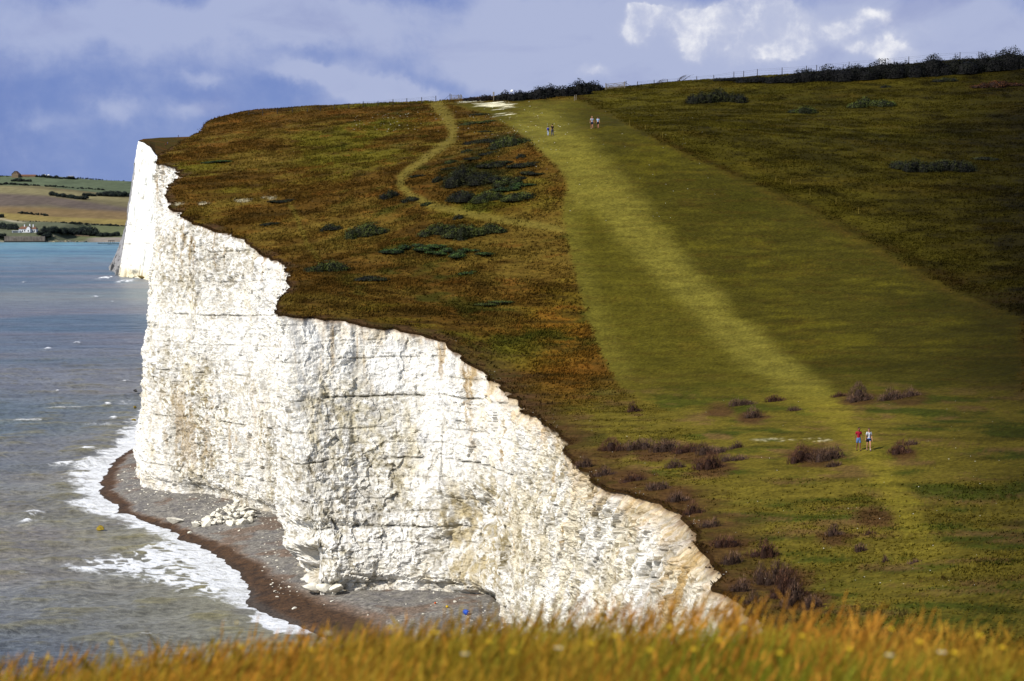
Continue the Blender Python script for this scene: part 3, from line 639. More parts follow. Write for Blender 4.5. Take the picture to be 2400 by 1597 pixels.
def fhit(xd, yd):
    ys = np.arange(2031, 3400, 2.0); r = ray(xd, yd); p = CAM+r[None]*(ys/r[1])[:, None]; h = far_h(p[:, 0], p[:, 1])
    bz_ = np.nonzero(p[:, 2] < h)[0]; k = bz_[0] if len(bz_) else int(np.argmin(p[:, 2]-h)); return np.array([p[k, 0], p[k, 1], h[k]])
# ------------------------------------------------------------------ rough grass on the slopes (too many blades to count)
leaf_m, t, b = nt('grass_blade'); L = t.links.new
a = N(t, 'ShaderNodeAttribute', attribute_name='col'); L(a.outputs['Color'], b.inputs['Base Color']); b.inputs['Roughness'].default_value = .8; b.inputs['Specular IOR Level'].default_value = .04
tr = N(t, 'ShaderNodeBsdfTranslucent'); L(a.outputs['Color'], tr.inputs['Color']); ms = N(t, 'ShaderNodeMixShader'); ms.inputs[0].default_value = .35
L(b.outputs[0], ms.inputs[1]); L(tr.outputs[0], ms.inputs[2]); L(ms.outputs[0], t.nodes['Material Output'].inputs['Surface'])
xd_, yd_, gX, gY, gZ, gC, gMown, gVal, gAb, gSoil, gPth, gBrt = GCOL
da = np.gradient(gX, axis=0)*np.gradient(gY, axis=1)-np.gradient(gX, axis=1)*np.gradient(gY, axis=0)
wgt = np.abs(da)/(np.maximum(gY, 60)/150)**1.7*((xd_ > -40) & (xd_ < 2400) & (gY > 72) & (gY < 400) & (yd_ < 1560))
dens = (1-sst(.15, .5, gMown))*(1-.75*gVal)*(1-.85*np.clip(gSoil*1.2, 0, 1))*(1-.9*gPth)*(1-.8*gBrt*gVal)*(.25+1.5*sst(-.3, .4, fbm(gX/4.5, gY/2.8, 3, 401)))
wgt = (wgt*dens).ravel(); wgt[np.isnan(wgt)] = 0
NT = 170000
ids = RNG.choice(wgt.size, NT, p=wgt/wgt.sum())
bx_ = gX.ravel()[ids]+RNG.normal(0, .25, NT); by_ = gY.ravel()[ids]+RNG.normal(0, .25, NT); bz_ = G(bx_, by_)-.03
hgt = RNG.uniform(.14, .36, NT)*(1+.5*fbm(bx_/3, by_/2, 2, 403))*np.where(gVal.ravel()[ids] > .5, .5, 1)*np.where(gAb.ravel()[ids] > .5, .75, 1)
tc_ = gC.reshape(-1, 3)[ids]*RNG.uniform(.75, 1.5, NT)[:, None]*np.array([1.0, 1.0, 1.0])
V = []; Cc = []
for q_ in range(3):
    ang = RNG.uniform(0, 6.28, NT); wd_ = RNG.uniform(.05, .12, NT); le = RNG.uniform(.1, .5, NT)*hgt
    ox, oy = RNG.normal(0, .10, NT), RNG.normal(0, .10, NT)
    p = np.stack([bx_+ox, by_+oy, bz_], -1); dx = np.stack([np.cos(ang)*wd_, np.sin(ang)*wd_, 0*ang], -1)
    tipd = np.stack([le*.8+ox*.5, le*.3+oy*.5, hgt*RNG.uniform(.7, 1.1, NT)], -1)
    V.append(np.stack([p-dx, p+dx, p+tipd], 1)); Cc.append(np.stack([tc_*.75, tc_*.75, tc_*1.25], 1))
V = np.concatenate(V).reshape(-1, 3); Cc = np.concatenate(Cc).reshape(-1, 3)
tag(mesh_np('rough_grass', V, np.arange(len(V)).reshape(-1, 3), leaf_m, np.clip(Cc, .002, .6), smooth=False, tris=True), 'tall dry brown and olive grass covering the slopes above the cliff', 'grass', kind='stuff')

# ragged sods hanging over the lip
el = np.nonzero((xdE > 300) & (xdE < 1780))[0]; el = np.repeat(el, 5); ne = len(el); p = np.concatenate([E[el], Ez[el][:, None]], 1)+np.concatenate([NRM[el]*RNG.uniform(-.35, .2, ne)[:, None], np.full((ne, 1), -.04)], 1)
p[:, :2] += RNG.normal(0, .06, (ne, 2)); kp = vn(wS[el]/1.5, wS[el]*0, 405) > RNG.uniform(.1, .8, ne); p = p[kp]; nv = NRM[el][kp]; ne = len(p)
a_ = RNG.uniform(0, 6.28, ne); dx = np.stack([np.cos(a_), np.sin(a_), 0*a_], -1)*RNG.uniform(.03, .09, ne)[:, None]; hl_ = RNG.uniform(.08, .34, ne)
tip = np.concatenate([nv*(hl_*.7)[:, None], (RNG.uniform(-.5, 1.0, ne)*hl_)[:, None]], 1); V = np.stack([p-dx, p+dx, p+tip], 1).reshape(-1, 3)
ec = np.array([c(70,52,22), c(96,80,30), c(54,36,18), c(84,60,24)])[RNG.integers(0, 4, ne)]*RNG.uniform(.6, 1.3, ne)[:, None]
tag(mesh_np('edge_grass', V, np.arange(len(V)).reshape(-1, 3), leaf_m, np.repeat(ec[:, None], 3, 1).reshape(-1, 3), False, tris=True), 'ragged sods and grass hanging over the cliff lip', 'grass', kind='stuff')

# ------------------------------------------------------------------ the meadow at the viewer's feet
def blades(n, xr, yr, hr, wr, seed, cols, lean, nseg=3):
    R = np.random.default_rng(seed)
    y = R.uniform(0, 1, n)**.8*(yr[1]-yr[0])+yr[0]; x = R.uniform(-1, 1, n)*(xr[0]+xr[1]*y)
    z = G(x, y)-.02; h = R.uniform(*hr, n)*(1+.35*fbm(x/.8, y/.6, 3, seed+1)); w_ = R.uniform(*wr, n)
    az_ = R.normal(.5, .9, n); ln = R.uniform(*lean, n)*h; ang = R.uniform(0, 6.28, n)
    cm = cols[R.integers(0, len(cols), n)]*R.uniform(.65, 1.35, n)[:, None]
    k = sst(-.2, .45, fbm(x/.9, y/.9, 3, seed+2))[:, None]; cm = mix(cm, cm*np.array([.62, .95, .7]), k)
    us = np.linspace(0, 1, nseg+1); rows = []
    for u in us:
        c_ = np.stack([x+np.cos(az_)*ln*u**1.8, y+np.sin(az_)*ln*u**1.8, z+h*(u-.18*u*u)], -1)
        d_ = np.stack([np.cos(ang), np.sin(ang), 0*ang], -1)*(w_*(1-.93*u**1.5))[:, None]
        rows += [c_-d_, c_+d_]
    Vv = np.stack(rows, 1); m_ = 2*(nseg+1); base = np.arange(n)[:, None, None]*m_
    f_ = np.array([[2*i, 2*i+1, 2*i+3, 2*i+2] for i in range(nseg)])[None]
    sh_ = np.repeat(np.linspace(.45, 1.15, nseg+1), 2)[None, :, None]
    return Vv.reshape(-1, 3), (base+f_).reshape(-1, 4), (cm[:, None]*sh_).reshape(-1, 3), (x, y, z, h, az_, ln, cm)
gold = np.array([c(184,144,50), c(164,122,36), c(200,164,74), c(142,128,42), c(152,108,34), c(122,118,40)])*np.array([1.42, 1.36, 1.15])
A1 = blades(300000, (.9, .36), (2.6, 11.0), (.14, .33), (.0015, .0032), 501, gold, (.15, .7))
A2 = blades(9000, (.9, .36), (2.6, 9.0), (.24, .43), (.0010, .0016), 503, np.array([c(156,112,42), c(176,130,54), c(132,92,34)])*np.array([1.35, 1.25, 1.05]), (.1, .45), 4)
V = [A1[0], A2[0]]; Q = [A1[1], A2[1]+len(A1[0])]; Cc = [A1[2], A2[2]]
x, y, z, h, az_, ln, cm = A2[3]; nh = len(x); off_ = len(A1[0])+len(A2[0])          # feathery seed heads on the tall stems
for k_ in range(5):
    u = .80+.05*k_; cpt = np.stack([x+np.cos(az_)*ln*u**1.8, y+np.sin(az_)*ln*u**1.8, z+h*(u-.18*u*u)], -1)
    a_ = RNG.uniform(0, 6.28, nh); s_ = RNG.uniform(.0025, .006, nh)*(1.15-.13*k_)
    dx = np.stack([np.cos(a_)*s_, np.sin(a_)*s_, 0*a_], -1); up = np.stack([np.cos(az_)*.02, np.sin(az_)*.02, .028+0*a_], -1)
    V.append(np.stack([cpt, cpt+dx+up*.5, cpt+up*1.3, cpt-dx+up*.5], 1).reshape(-1, 3)); Q.append(off_+np.arange(nh*4).reshape(-1, 4)); off_ += nh*4
    Cc.append(np.repeat(cm*1.25, 4, 0))
tag(mesh_np('meadow_grass', np.concatenate(V), np.concatenate(Q), leaf_m, np.clip(np.concatenate(Cc), .002, .7), smooth=True), 'golden dry meadow grass with seed heads on the near slope', 'grass', kind='stuff')
petal_y, petal_w, stem_m = simple('yellow_petal', (.72, .50, .02), .6, .1), simple('white_petal', (.7, .68, .6), .6, .1), simple('flower_stem', lin(90,100,30)*.7, .8, .2)
def flower(name, pm, label):
    r = thing(name, (0, 0, 0), label, 'flower')
    MB().tube([(0,0,0),(.01,.004,.16),(.02,.01,.33)], [.002,.0017,.0014], 5).build('stem', stem_m, r)
    m_ = MB()
    for i in range(9):
        a_ = i*.698; e = Vector((math.cos(a_), math.sin(a_), 0)); s_ = Vector((-e.y, e.x, 0)); o_ = Vector((.02, .01, .33))
        m_.poly([o_, o_+e*.010+s_*.004+Vector((0,0,.004)), o_+e*.019+Vector((0,0,.002)), o_+e*.010-s_*.004+Vector((0,0,.004))])
    m_.build('petals', pm, r); MB().ico((.02,.01,.333), .0055, 1).build('flower_head', petal_y, r)
    return r
fy_ = flower('yellow_flower', petal_y, 'small yellow meadow flower in the golden grass'); fw_ = flower('white_flower', petal_w, 'small white meadow flower in the golden grass')
fpos = [(118,1560),(262,1520),(560,1535),(722,1545),(905,1490),(1010,1505),(1130,1530),(1185,1548),(1365,1535),(1420,1512),(1545,1495),(1600,1545),(1715,1500),(1800,1556),(1850,1510),(1960,1542),(2055,1500),(2120,1530),(2200,1552),(2260,1508),(1500,1550),(330,1548),(2310,1545),(1660,1525)]
wpos = [(550,1475),(1290,1540),(2170,1555),(1075,1556),(2050,1556),(760,1500)]
def fl_place(src, pts, g, scl):
    for i, (fx0, fy0) in enumerate(pts):
        r = ray(fx0, fy0); ys = np.arange(2.4, 9.5, .05); p = CAM+r[None]*(ys/r[1])[:, None]; hh_ = G(p[:, 0], p[:, 1])+.24*scl
        bb = np.nonzero(p[:, 2] < hh_)[0]; kk = bb[0] if len(bb) else len(ys)-1
        loc = (p[kk, 0]-.02, p[kk, 1]-.01, hh_[kk]-.29*scl)
        o = src if i == 0 else dup(src, (0,0,0)); o.location = loc; o.scale = (.66, .66, scl); o.rotation_euler[2] = 0; o['group'] = g
fl_place(fy_, fpos, 'yellow flowers in the near grass', 1.42); fl_place(fw_, wpos, 'white flowers in the near grass', 1.42)

# ------------------------------------------------------------------ bushes
bush_m = attrmat('shrub_leaves', (1, 1, 1), 3.0, .35, 9.0, .2, .75, 0, .1, .2)
def leafy(lobes, ls, seed, pal, dens=1.0, spiky=False):
    """leaves through the outer shell of several lobes (x, y, z0, rx, ry, h) + a dark twiggy heart; local coordinates"""
    R = np.random.default_rng(seed); V = []; Cc = []
    for (lx, ly, lz, rx, ry, h) in lobes:
        area = 2*math.pi*((rx*ry)**1.6+(rx*h)**1.6+(ry*h)**1.6)**(1/1.6)/3**(1/1.6); n = int(min(9000, max(60, dens*area/(ls*ls)*1.5)))
        d = R.normal(0, 1, (n, 3)); d /= np.linalg.norm(d, axis=1)[:, None]; d[:, 2] = np.abs(d[:, 2])*1.0-.08
        lump = 1+.22*fbm(d[:, 0]*2.2+lx, d[:, 1]*2.2+d[:, 2]*2.6+seed, 3, seed % 997)+.12*fbm(d[:, 0]*6, d[:, 1]*6+d[:, 2]*5, 2, seed % 991)
        rr = lump*R.uniform(.80, 1.05, n)
        p = np.stack([lx+d[:, 0]*rx*rr, ly+d[:, 1]*ry*rr, lz+np.maximum(d[:, 2], -.05)*h*rr], -1)
        e1 = R.normal(0, 1, (n, 3)); e1 -= (e1*d).sum(1)[:, None]*d*.55; e1 /= np.linalg.norm(e1, axis=1)[:, None]
        e2 = np.cross(d+R.normal(0, .6, (n, 3)), e1); e2 /= np.linalg.norm(e2, axis=1)[:, None]+1e-9
        s = ls*R.uniform(.5, 1.2, n)[:, None]
        if spiky:
            up = d*.6+np.array([0, 0, 1.0])+R.normal(0, .25, (n, 3)); e1 = up/np.linalg.norm(up, axis=1)[:, None]
            e2 = np.cross(e1, R.normal(0, 1, (n, 3))); e2 /= np.linalg.norm(e2, axis=1)[:, None]+1e-9
            V.append(np.stack([p-e2*s*.16-e1*s*1.2, p+e2*s*.16-e1*s*1.2, p+e1*s*1.6], 1))
        else: V.append(np.stack([p-e1*s*.6-e2*s*.3, p+e1*s*.6-e2*s*.2, p+e2*s*.8+d*s*.2], 1))
        k = sst(-.35, .45, fbm(p[:, 0]/(rx*.45)+seed, p[:, 1]/(ry*.45)+p[:, 2]/(h*.5), 3, 7+seed % 89))
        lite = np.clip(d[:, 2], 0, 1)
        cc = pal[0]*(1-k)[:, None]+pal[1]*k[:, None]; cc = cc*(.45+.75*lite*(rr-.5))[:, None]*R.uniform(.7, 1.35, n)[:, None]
        Cc.append(np.repeat(cc[:, None], 3, 1))
        nn = 10; th = np.linspace(0, 6.2832, nn, endpoint=False)      # heart
        hp = []
        for zz, rad in ((-.12, .5), (.3, .42), (.5, .3)) if spiky else ((-.12, .80), (.35, .72), (.60, .48)): hp.append(np.stack([lx+np.cos(th)*rx*rad, ly+np.sin(th)*ry*rad, lz+h*zz+0*th], -1))
        tp_ = np.array([lx, ly, lz+h*(.56 if spiky else .72)])
        for i in range(nn):
            j = (i+1) % nn
            for A, B in ((hp[0], hp[1]), (hp[1], hp[2])): V.append(np.array([[A[i], A[j], B[j]], [A[i], B[j], B[i]]]))
            V.append(np.array([[hp[2][i], hp[2][j], tp_]]))
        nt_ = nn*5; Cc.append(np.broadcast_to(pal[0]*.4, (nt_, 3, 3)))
    V = np.concatenate(V).reshape(-1, 3); Cc = np.concatenate(Cc).reshape(-1, 3)
    return V, Cc
def bush(name, x0, x1, ytop, ybase, pal, label, cat, group, seed, d=None, ls=.2, depth=.7, nl=None, spiky=False, dens=1.0, hs=1.0):
    """a bush spanning picture columns x0..x1 (2400 px wide photograph) and standing on the land at row ybase"""
    x0, x1, ytop, ybase = x0/K, x1/K, ytop/K, ybase/K; xc = (x0+x1)/2
    P = hit(xc, ybase) if d is None else at(xc, ybase, d)
    if d is not None: P[2] = gz(P[0], P[1])
    D_ = P[1]; s = D_/(F/K); w = (x1-x0)*s; hgt_ = max((ybase-ytop)*s*hs, .25)
    R = np.random.default_rng(seed); nl = min(12, nl or max(3, min(8, int(w/1.3))))
    lobes = []
    for i in range(nl):
        u = (i+.5)/nl*2-1; env = (1-.55*abs(u)**2)
        lx = u*w*.5*(1-.8/nl)+R.normal(0, w*.02); ly = R.uniform(-.25, .35)*w*depth*.5
        rx = w/nl*R.uniform(.75, 1.35); ry = max(rx*R.uniform(.7, 1.0), w*depth*.2); hh_ = hgt_*env*(R.uniform(.4, 1.2) if spiky else R.uniform(.72, 1.05))
        zz = gz(P[0]+lx, P[1]+ly+ry*.3)-P[2]
        lobes.append((lx, ly+ry*.3, min(zz, hgt_*.9)-.05, rx, ry, max(hh_-max(0, min(zz, hgt_*.5))*.6, .2)))
    V, Cc = leafy(lobes, ls, seed, pal, dens, spiky)
    o = mesh_np(name, V, np.arange(len(V)).reshape(-1, 3), bush_m, np.clip(Cc, .0015, .5), smooth=False, tris=True); o.location = P
    return tag(o, label, cat, group)
dkg = (c(26,28,10), c(66,70,24)); mdg = (c(44,50,16), c(96,106,38)); ltg = (c(34,50,18), c(84,112,46)); hth = (c(20,14,12), c(50,36,26)); hdg = (c(7,9,6), c(24,28,13)); dead = (c(92,68,54), c(152,118,96)); brnb = (c(60,34,14), c(104,60,22))
gorse = [((1016,1042,411,426),dkg,'dark round gorse bush at the left end of the big thicket'),((1050,1118,388,432),dkg,'largest dark green gorse mound left of the mown strip'),((1105,1170,398,434),dkg,'black-green gorse mound in the middle of the thicket'),
 ((1160,1222,408,436),mdg,'gorse mound with paler green tips right of the thicket centre'),((1212,1268,399,415),dkg,'low dark gorse at the right of the thicket'),((1124,1200,370,392),dkg,'dark gorse with purplish left half above the thicket'),
 ((1190,1274,374,393),dkg,'low black-green gorse near the mown edge above the thicket'),((1168,1258,421,445),ltg,'pale green leafy shrub patch below the dark thicket'),((1052,1122,446,474),dkg,'dark gorse at the lower left corner of the thicket'),
 ((1112,1180,446,472),mdg,'mid green gorse in the lowest row of the thicket'),((1172,1244,445,470),mdg,'low gorse at the lower right of the thicket'),((1042,1070,372,384),mdg,'small green bush upper left of the thicket'),
 ((1038,1072,387,397),dkg,'flat dark bush just left above the big mound'),((964,998,405,415),dkg,'small dark bush beside the bend of the trodden path'),((1102,1176,349,366),dkg,'dark flat gorse higher up the brown slope'),
 ((1094,1170,314,336),dkg,'dark green gorse below the chalk scar, left one'),((1154,1236,314,344),mdg,'greener gorse patch below the chalk scar, right one'),((1084,1162,277,291),mdg,'low green gorse nearest the chalk scar'),
 ((1102,1146,260,270),dkg,'small dark gorse just under the white chalk scar'),((1126,1154,302,310),dkg,'tiny gorse between the two upper green patches'),((1082,1106,348,358),mdg,'small pale bush left of the upper thicket'),
 ((1212,1232,361,372),dkg,'small black bush near the curved mown edge'),((986,1062,520,548),mdg,'left part of the low green gorse patch under the path'),((1050,1130,518,562),mdg,'middle of the low green gorse patch under the path'),
 ((1120,1184,522,546),mdg,'right end of the low green gorse patch under the path'),((898,1048,566,588),ltg,'long bright green patch of low shrub on the brown slope'),((1000,1146,578,600),ltg,'second bright green low shrub patch, further right'),
 ((944,978,460,474),dkg,'dark bush left of the lower path bend'),((986,1010,473,483),mdg,'small green bush on the lower side of the path bend'),((895,932,443,466),dkg,'dark scrub left of the path bend'),
 ((1062,1086,502,514),dkg,'small dark bush above the low green patch'),((834,904,638,656),dkg,'dark flat gorse alone low on the brown slope'),((722,806,608,638),mdg,'green gorse at the foot of the faint lower track'),
 ((752,796,524,540),dkg,'small dark bush left of the middle of the slope'),((812,900,518,556),mdg,'spread of green gorse left of the low green patch'),((614,654,519,530),dkg,'small dark bush near the cliff edge on the brown slope'),
 ((1076,1118,632,642),ltg,'thin green shrub patch low on the slope by the mown strip'),((1124,1192,706,718),mdg,'lowest green shrub patch on the brown slope'),((640,700,462,474),dkg,'dark scrub among the chalky scrapes'),((478,540,372,382),ltg,'bright green shrub near the far cliff edge')]
for i, ((x0, x1, y0, y1), pal, lab) in enumerate(gorse):
    flat = (y1-y0)/(x1-x0) < .3
    ex_ = (x1-x0)*.07
    bush('gorse_bush', x0-ex_, x1+ex_, y0 if not flat else y0+(y1-y0)*.45, y1, pal, lab, 'bush', 'gorse bushes on the brown slope', 600+i, ls=.15, depth=1.15 if flat else .95, nl=max(3, int((x1-x0)/19)))
for i, ((x0, x1, y0, y1), pal, lab) in enumerate([((1614,1750,203,241),dkg,'large dark rounded bush below the skyline fence'),((2092,2200,366,402),dkg,'left half of the dark gorse island on the right hillside'),((2180,2290,361,402),dkg,'right half of the dark gorse island on the right hillside'),
   ((2280,2345,366,376),dkg,'thin dark tail of scrub right of the gorse island'),((1852,1920,248,266),mdg,'low green bush patch in the upper right pasture'),((1985,2098,226,250),mdg,'wide flat green scrub patch high in the right pasture'),((2064,2090,198,206),dkg,'tiny dark bush under the right hedge'),
   ((2190,2246,180,193),dkg,'small dark bush close beneath the right hedge'),((2284,2400,188,206),brnb,'rust brown scrub at the far right under the hedge')]):
    bush('pasture_bush', x0, x1, y0, y1, pal, lab, 'bush', 'bushes on the right hillside', 700+i, ls=.18, depth=.8)
for i, (x0, x1, y0, y1, pal, lab) in enumerate([(1084,1130,227,237,hth,'low brown heather right beside the small gate'),(1118,1164,222,237,hth,'low brown heather left of the signpost'),(1160,1206,213,236,hdg,'dark scrub just right of the signpost'),(1194,1246,207,235,hdg,'dark skyline scrub behind the white stone'),
   (1234,1290,200,233,hdg,'middle mound of the central skyline scrub'),(1264,1312,195,229,hdg,'spiky topped scrub in the central skyline thicket'),(1292,1350,195,227,hdg,'dark scrub left of the tall skyline bush'),(1332,1384,186,223,hdg,'tall dark skyline bush, left half'),(1362,1416,184,214,hdg,'tallest skyline bush beside the wide field gate')]):
    bush('skyline_scrub', x0, x1, y0, y1, pal, lab, 'scrub', 'scrub on the skyline between the two gates', 740+i, ls=.22, depth=.8, hs=1.05)
hl = [(1684,1752,178,190,'lowest left end of the long dark hedge'),(1738,1816,176,193,'hedge bush next to the left end of the long hedge'),(1800,1872,168,194,'hedge bush above the pasture, third from the left end'),(1850,1926,158,193,'rounded hedge bush with a domed top'),(1905,1985,152,191,'hedge bush right of the domed one'),(1964,2050,141,188,'hedge bush rising towards the right'),
 (2030,2108,132,184,'high domed bush in the middle of the long hedge'),(2085,2165,132,182,'hedge bush just right of the middle dome'),(2145,2226,124,178,'hedge bush under a skyline fence post'),(2205,2285,121,174,'dark hedge bush with a flat top'),(2262,2345,116,168,'second hedge bush from the right edge'),(2320,2420,109,164,'last hedge bush at the right edge of the view')]
for i, (x0, x1, y0, y1, lab) in enumerate(hl):
    bush('hedge_bush', x0-8, x1+8, y0, y1, hdg, lab, 'hedge bush', 'long dark hedge along the right skyline', 760+i, ls=.21, depth=.6, nl=3, hs=.97)
dl = [(1465,1502,944,968,'thistly shrub alone left in the valley'),(1708,1770,928,951,'brown shrub on the upper row left of the pale path'),(1742,1788,948,980,'upright brown shrub under the upper row'),(1796,1838,920,942,'small pointed brown shrub beside the pale path'),(1848,1881,944,963,'little brown shrub on the pale path'),
 (1984,2048,899,942,'tall dark shrub above the walking couple'),(1948,1988,918,930,'low shrub left of the tall dark one'),(2060,2112,912,941,'brown shrub right of the tall dark one'),(2104,2164,909,930,'rightmost brown shrub of the upper row'),
 (1400,1470,1024,1058,'dry shrub nearest the cliff edge in the middle row'),(1462,1530,1022,1056,'second dry shrub in the middle row from the cliff'),(1522,1590,1026,1060,'third dry shrub in the middle row from the cliff'),(1580,1640,1028,1062,'fourth dry shrub in the middle row from the cliff'),
 (1629,1707,1028,1066,'thick brown shrub in the middle row'),(1708,1745,1022,1051,'small brown shrub by a bare stone'),(1627,1707,1062,1101,'wide brown shrub below the middle row'),(1686,1754,1054,1082,'brown shrub right of the wide one'),(1560,1607,1078,1101,'small dark brown shrub toward the cliff edge'),
 (1843,1915,1040,1084,'brown shrub left of the couple, left half'),(1905,1981,1038,1082,'brown shrub left of the couple, right half'),(1936,1974,1080,1096,'flat brown shrub below the couple'),(2086,2145,1036,1064,'brown shrub right of the walking couple'),(2122,2152,1028,1044,'little shrub behind the one right of the couple'),
 (1767,1850,1298,1376,'upper end of the big dead shrub near the cliff'),(1800,1892,1330,1404,'middle of the big dead shrub near the cliff'),(1832,1916,1358,1426,'lower right end of the big dead shrub'),(1705,1755,1334,1390,'dead shrub against the cliff edge'),(1670,1735,1243,1288,'dead shrub above the bend of the cliff edge'),
 (2000,2036,1268,1296,'small dark shrub on a green patch'),(1936,1981,1228,1256,'dark heathery tuft with bare soil'),(2024,2056,1240,1254,'low dark tuft right of the bare soil'),(2066,2082,1302,1320,'tiny dark tuft in the green valley'),(2130,2160,1314,1324,'small flat tuft right in the valley'),(1800,1830,1286,1300,'tiny tuft above the big dead shrub'),
 (1345,1392,1072,1098,'heathy scrub at the cliff edge where it turns down'),(1392,1450,1094,1118,'low brown scrub along the flat stretch of cliff edge'),(1455,1512,1108,1132,'brown scrub above the flat stretch of cliff edge'),(1512,1566,1122,1148,'scrub at the right end of the flat cliff edge'),(1566,1616,1150,1178,'low scrub on the rounded shoulder of the edge'),
 (1600,1650,1178,1208,'scrub just inland of the rounded shoulder'),(1640,1690,1206,1238,'purplish scrub above the last bend of the edge'),(1690,1744,1290,1326,'scrub between the edge and the big dead shrub'),(1756,1826,1262,1312,'reddish scrub just above the big dead shrub'),(1740,1800,1388,1420,'scrub at the foot of the big dead shrub'),(1880,1930,1392,1430,'last tuft right of the big dead shrub')]
for i, (x0, x1, y0, y1, lab) in enumerate(dl):
    bush('dry_shrub', x0, x1, y0, y1, dead if i % 3 else (c(84,54,40), c(140,98,74)), lab, 'shrub', 'dry brown shrubs in the valley', 800+i, ls=.10, depth=.9, spiky=True, dens=.8, nl=max(3, int((x1-x0)/20)), hs=1.05)
# ------------------------------------------------------------------ fences and gates on the brow
wood = simple('weathered_wood', lin(84,76,68)*.4, .9, .3, 9); wood_l = simple('silvery_wood', lin(150,140,124)*.6, .9, .3, 9); wire_m = simple('fence_wire', lin(110,108,104)*.5, .5, .1, 20, metal=.6); paint_w = simple('white_paint', (.74, .74, .72), .6, .05)
yel_m = simple('yellow_stake', lin(190,165,70)*.6, .7, .15)
def on_brow(xp, yp): return hit(xp/K, yp/K)
def fence(name, pts, hts, label, lean=None, mat=wood, parent_extra=None):
    b0 = Vector(pts[0]); r = thing(name, b0, label, 'fence', None); tops = []
    for i, (p, h_) in enumerate(zip(pts, hts)):
        p = Vector(p)-b0; l_ = (lean[i] if lean else 0); tp = p+Vector((l_, 0, h_)); tops.append((p, tp))
        MB().tube([p-Vector((0,0,.3)), (p+tp)/2, tp], [.085,.08,.07], 7).build('post', mat, r)
    for k_ in (.45, .75, .95):
        m_ = MB()
        for (a, a2), (q_, q2) in zip(tops, tops[1:]):
            s0, s1 = a.lerp(a2, k_), q_.lerp(q2, k_); mid_ = (s0+s1)/2-Vector((0,0,.04)); m_.tube([s0, mid_, s1], .011, 4)
        m_.build('wire', wire_m, r)
    return r
px_ = [617,727,842,962,1078,1183,1292,1407,1520,1637,1755,1864,1981,2093]; pb_ = [308,300,292,283,275,268,258,249,238,230,220,213,206,196]
lp = [on_brow(400+a/3.367, 180+q/3.367+1.5) for a, q in zip(px_, pb_)]
fence('wire_fence', lp, [1.25,1.22,1.28,1.25,.9,.9,1.1,1.1,1.2,1.1,1.2,1.22,1.25,1.3], 'post and wire fence along the left skyline above the cliff', [0,0,0,0,.12,-.14,0,-.12,0,0,0,0,0,0])
rp_ = [(1493,196.5),(1533,202),(1564,194),(1633,188),(1673,185),(1720,183),(1743,181),(1775,178),(1833,174),(1890,168),(1914,165),(1990,156),(2075,148),(2130,143),(2188,138),(2250,134),(2294,131),(2334,129),(2375,126)]
rp = []
for xp, yp in rp_:
    q_ = hit(xp/K, 100+0*yp) if False else at(xp/K, yp/K, 376); q_[2] = gz(q_[0], q_[1]); rp.append(q_)
fence('wire_fence', rp, [1.15,1.2,1.0,1.15,1.2]+[1.7]*14, 'post and wire fence along the right skyline behind the hedge', [.12]+[0]*18)
# field gate
ga, gb = on_brow(1420, 210.5), on_brow(1464, 207); gv = Vector(gb)-Vector(ga); gl = math.hypot(gv.x, gv.y); rzg = math.atan2(gv.y, gv.x)
g_ = thing('field_gate', Vector(ga), 'wide wooden five bar field gate on the skyline', 'gate', rz=rzg)
sl_ = gv.z/gl; bot_ = lambda u: sl_*u
for u in (0, gl): MB().box((u, 0, bot_(u)+.62), (.2, .2, 1.45), bev=.02).build('gate_post', wood_l, g_)
m_ = MB()
for h_ in (.22, .40, .58, .80, 1.12): m_.bar((.15, 0, h_+bot_(.15)), (gl-.15, 0, h_+bot_(gl)), .05, .09)
m_.build('rail', wood_l, g_)
m_ = MB()
for u in (.18, gl-.18): m_.bar((u, .03, .15+bot_(u)), (u, .03, 1.2+bot_(u)), .07)
for a, q_ in ((.2, gl*.5), (gl*.5, gl-.2)): m_.bar((a, .06, .2+bot_(a)), (q_, .06, 1.1+bot_(q_)), .06); m_.bar((a, -.05, 1.1+bot_(a)), (q_, -.05, .2+bot_(q_)), .06)
m_.build('brace', wood_l, g_)
MB().bar((gl+.05, 0, bot_(gl)+1.15), (gl+1.6, .1, bot_(gl)+.25), .07).build('strut', wood, g_)
MB().tube([(gl+.3, 0, bot_(gl)-.2), (gl+.3, 0, bot_(gl)+1.45)], .07, 7).build('corner_post', wood, g_)
# small gate
ka = on_brow(1057, 236.5); kg = thing('foot_gate', Vector(ka), 'small wooden foot gate on the skyline at the head of the chalk', 'gate')
s_ = .0935
for u, h_ in ((-.2, 1.45), (0.05, 1.3), (1.55, 1.3), (1.75, 1.15), (2.05, 1.35), (2.2, 1.2)): MB().box((u, 0, h_/2-.1), (.13, .13, h_+.2), bev=.015).build('gate_post', wood if u < 0 else wood_l, kg)
m_ = MB()
for h_ in (.25, .5, .75, 1.1): m_.bar((.1, 0, h_), (1.5, 0, h_), .05, .08)
m_.bar((.12, .05, .2), (1.45, .05, 1.1), .06); m_.build('rail', wood_l, kg)
m_ = MB(); m_.bar((1.6, .2, 1.0), (2.3, .5, .9), .08); m_.bar((1.6, .2, .6), (2.3, .5, .5), .08); m_.build('side_rail', wood_l, kg)
m_ = MB(); m_.bar((-.25, 0, 1.2), (-1.75, 0, -.15), .05); m_.bar((2.1, 0, .9), (3.3, .2, .25), .06); m_.build('brace', wood, kg)
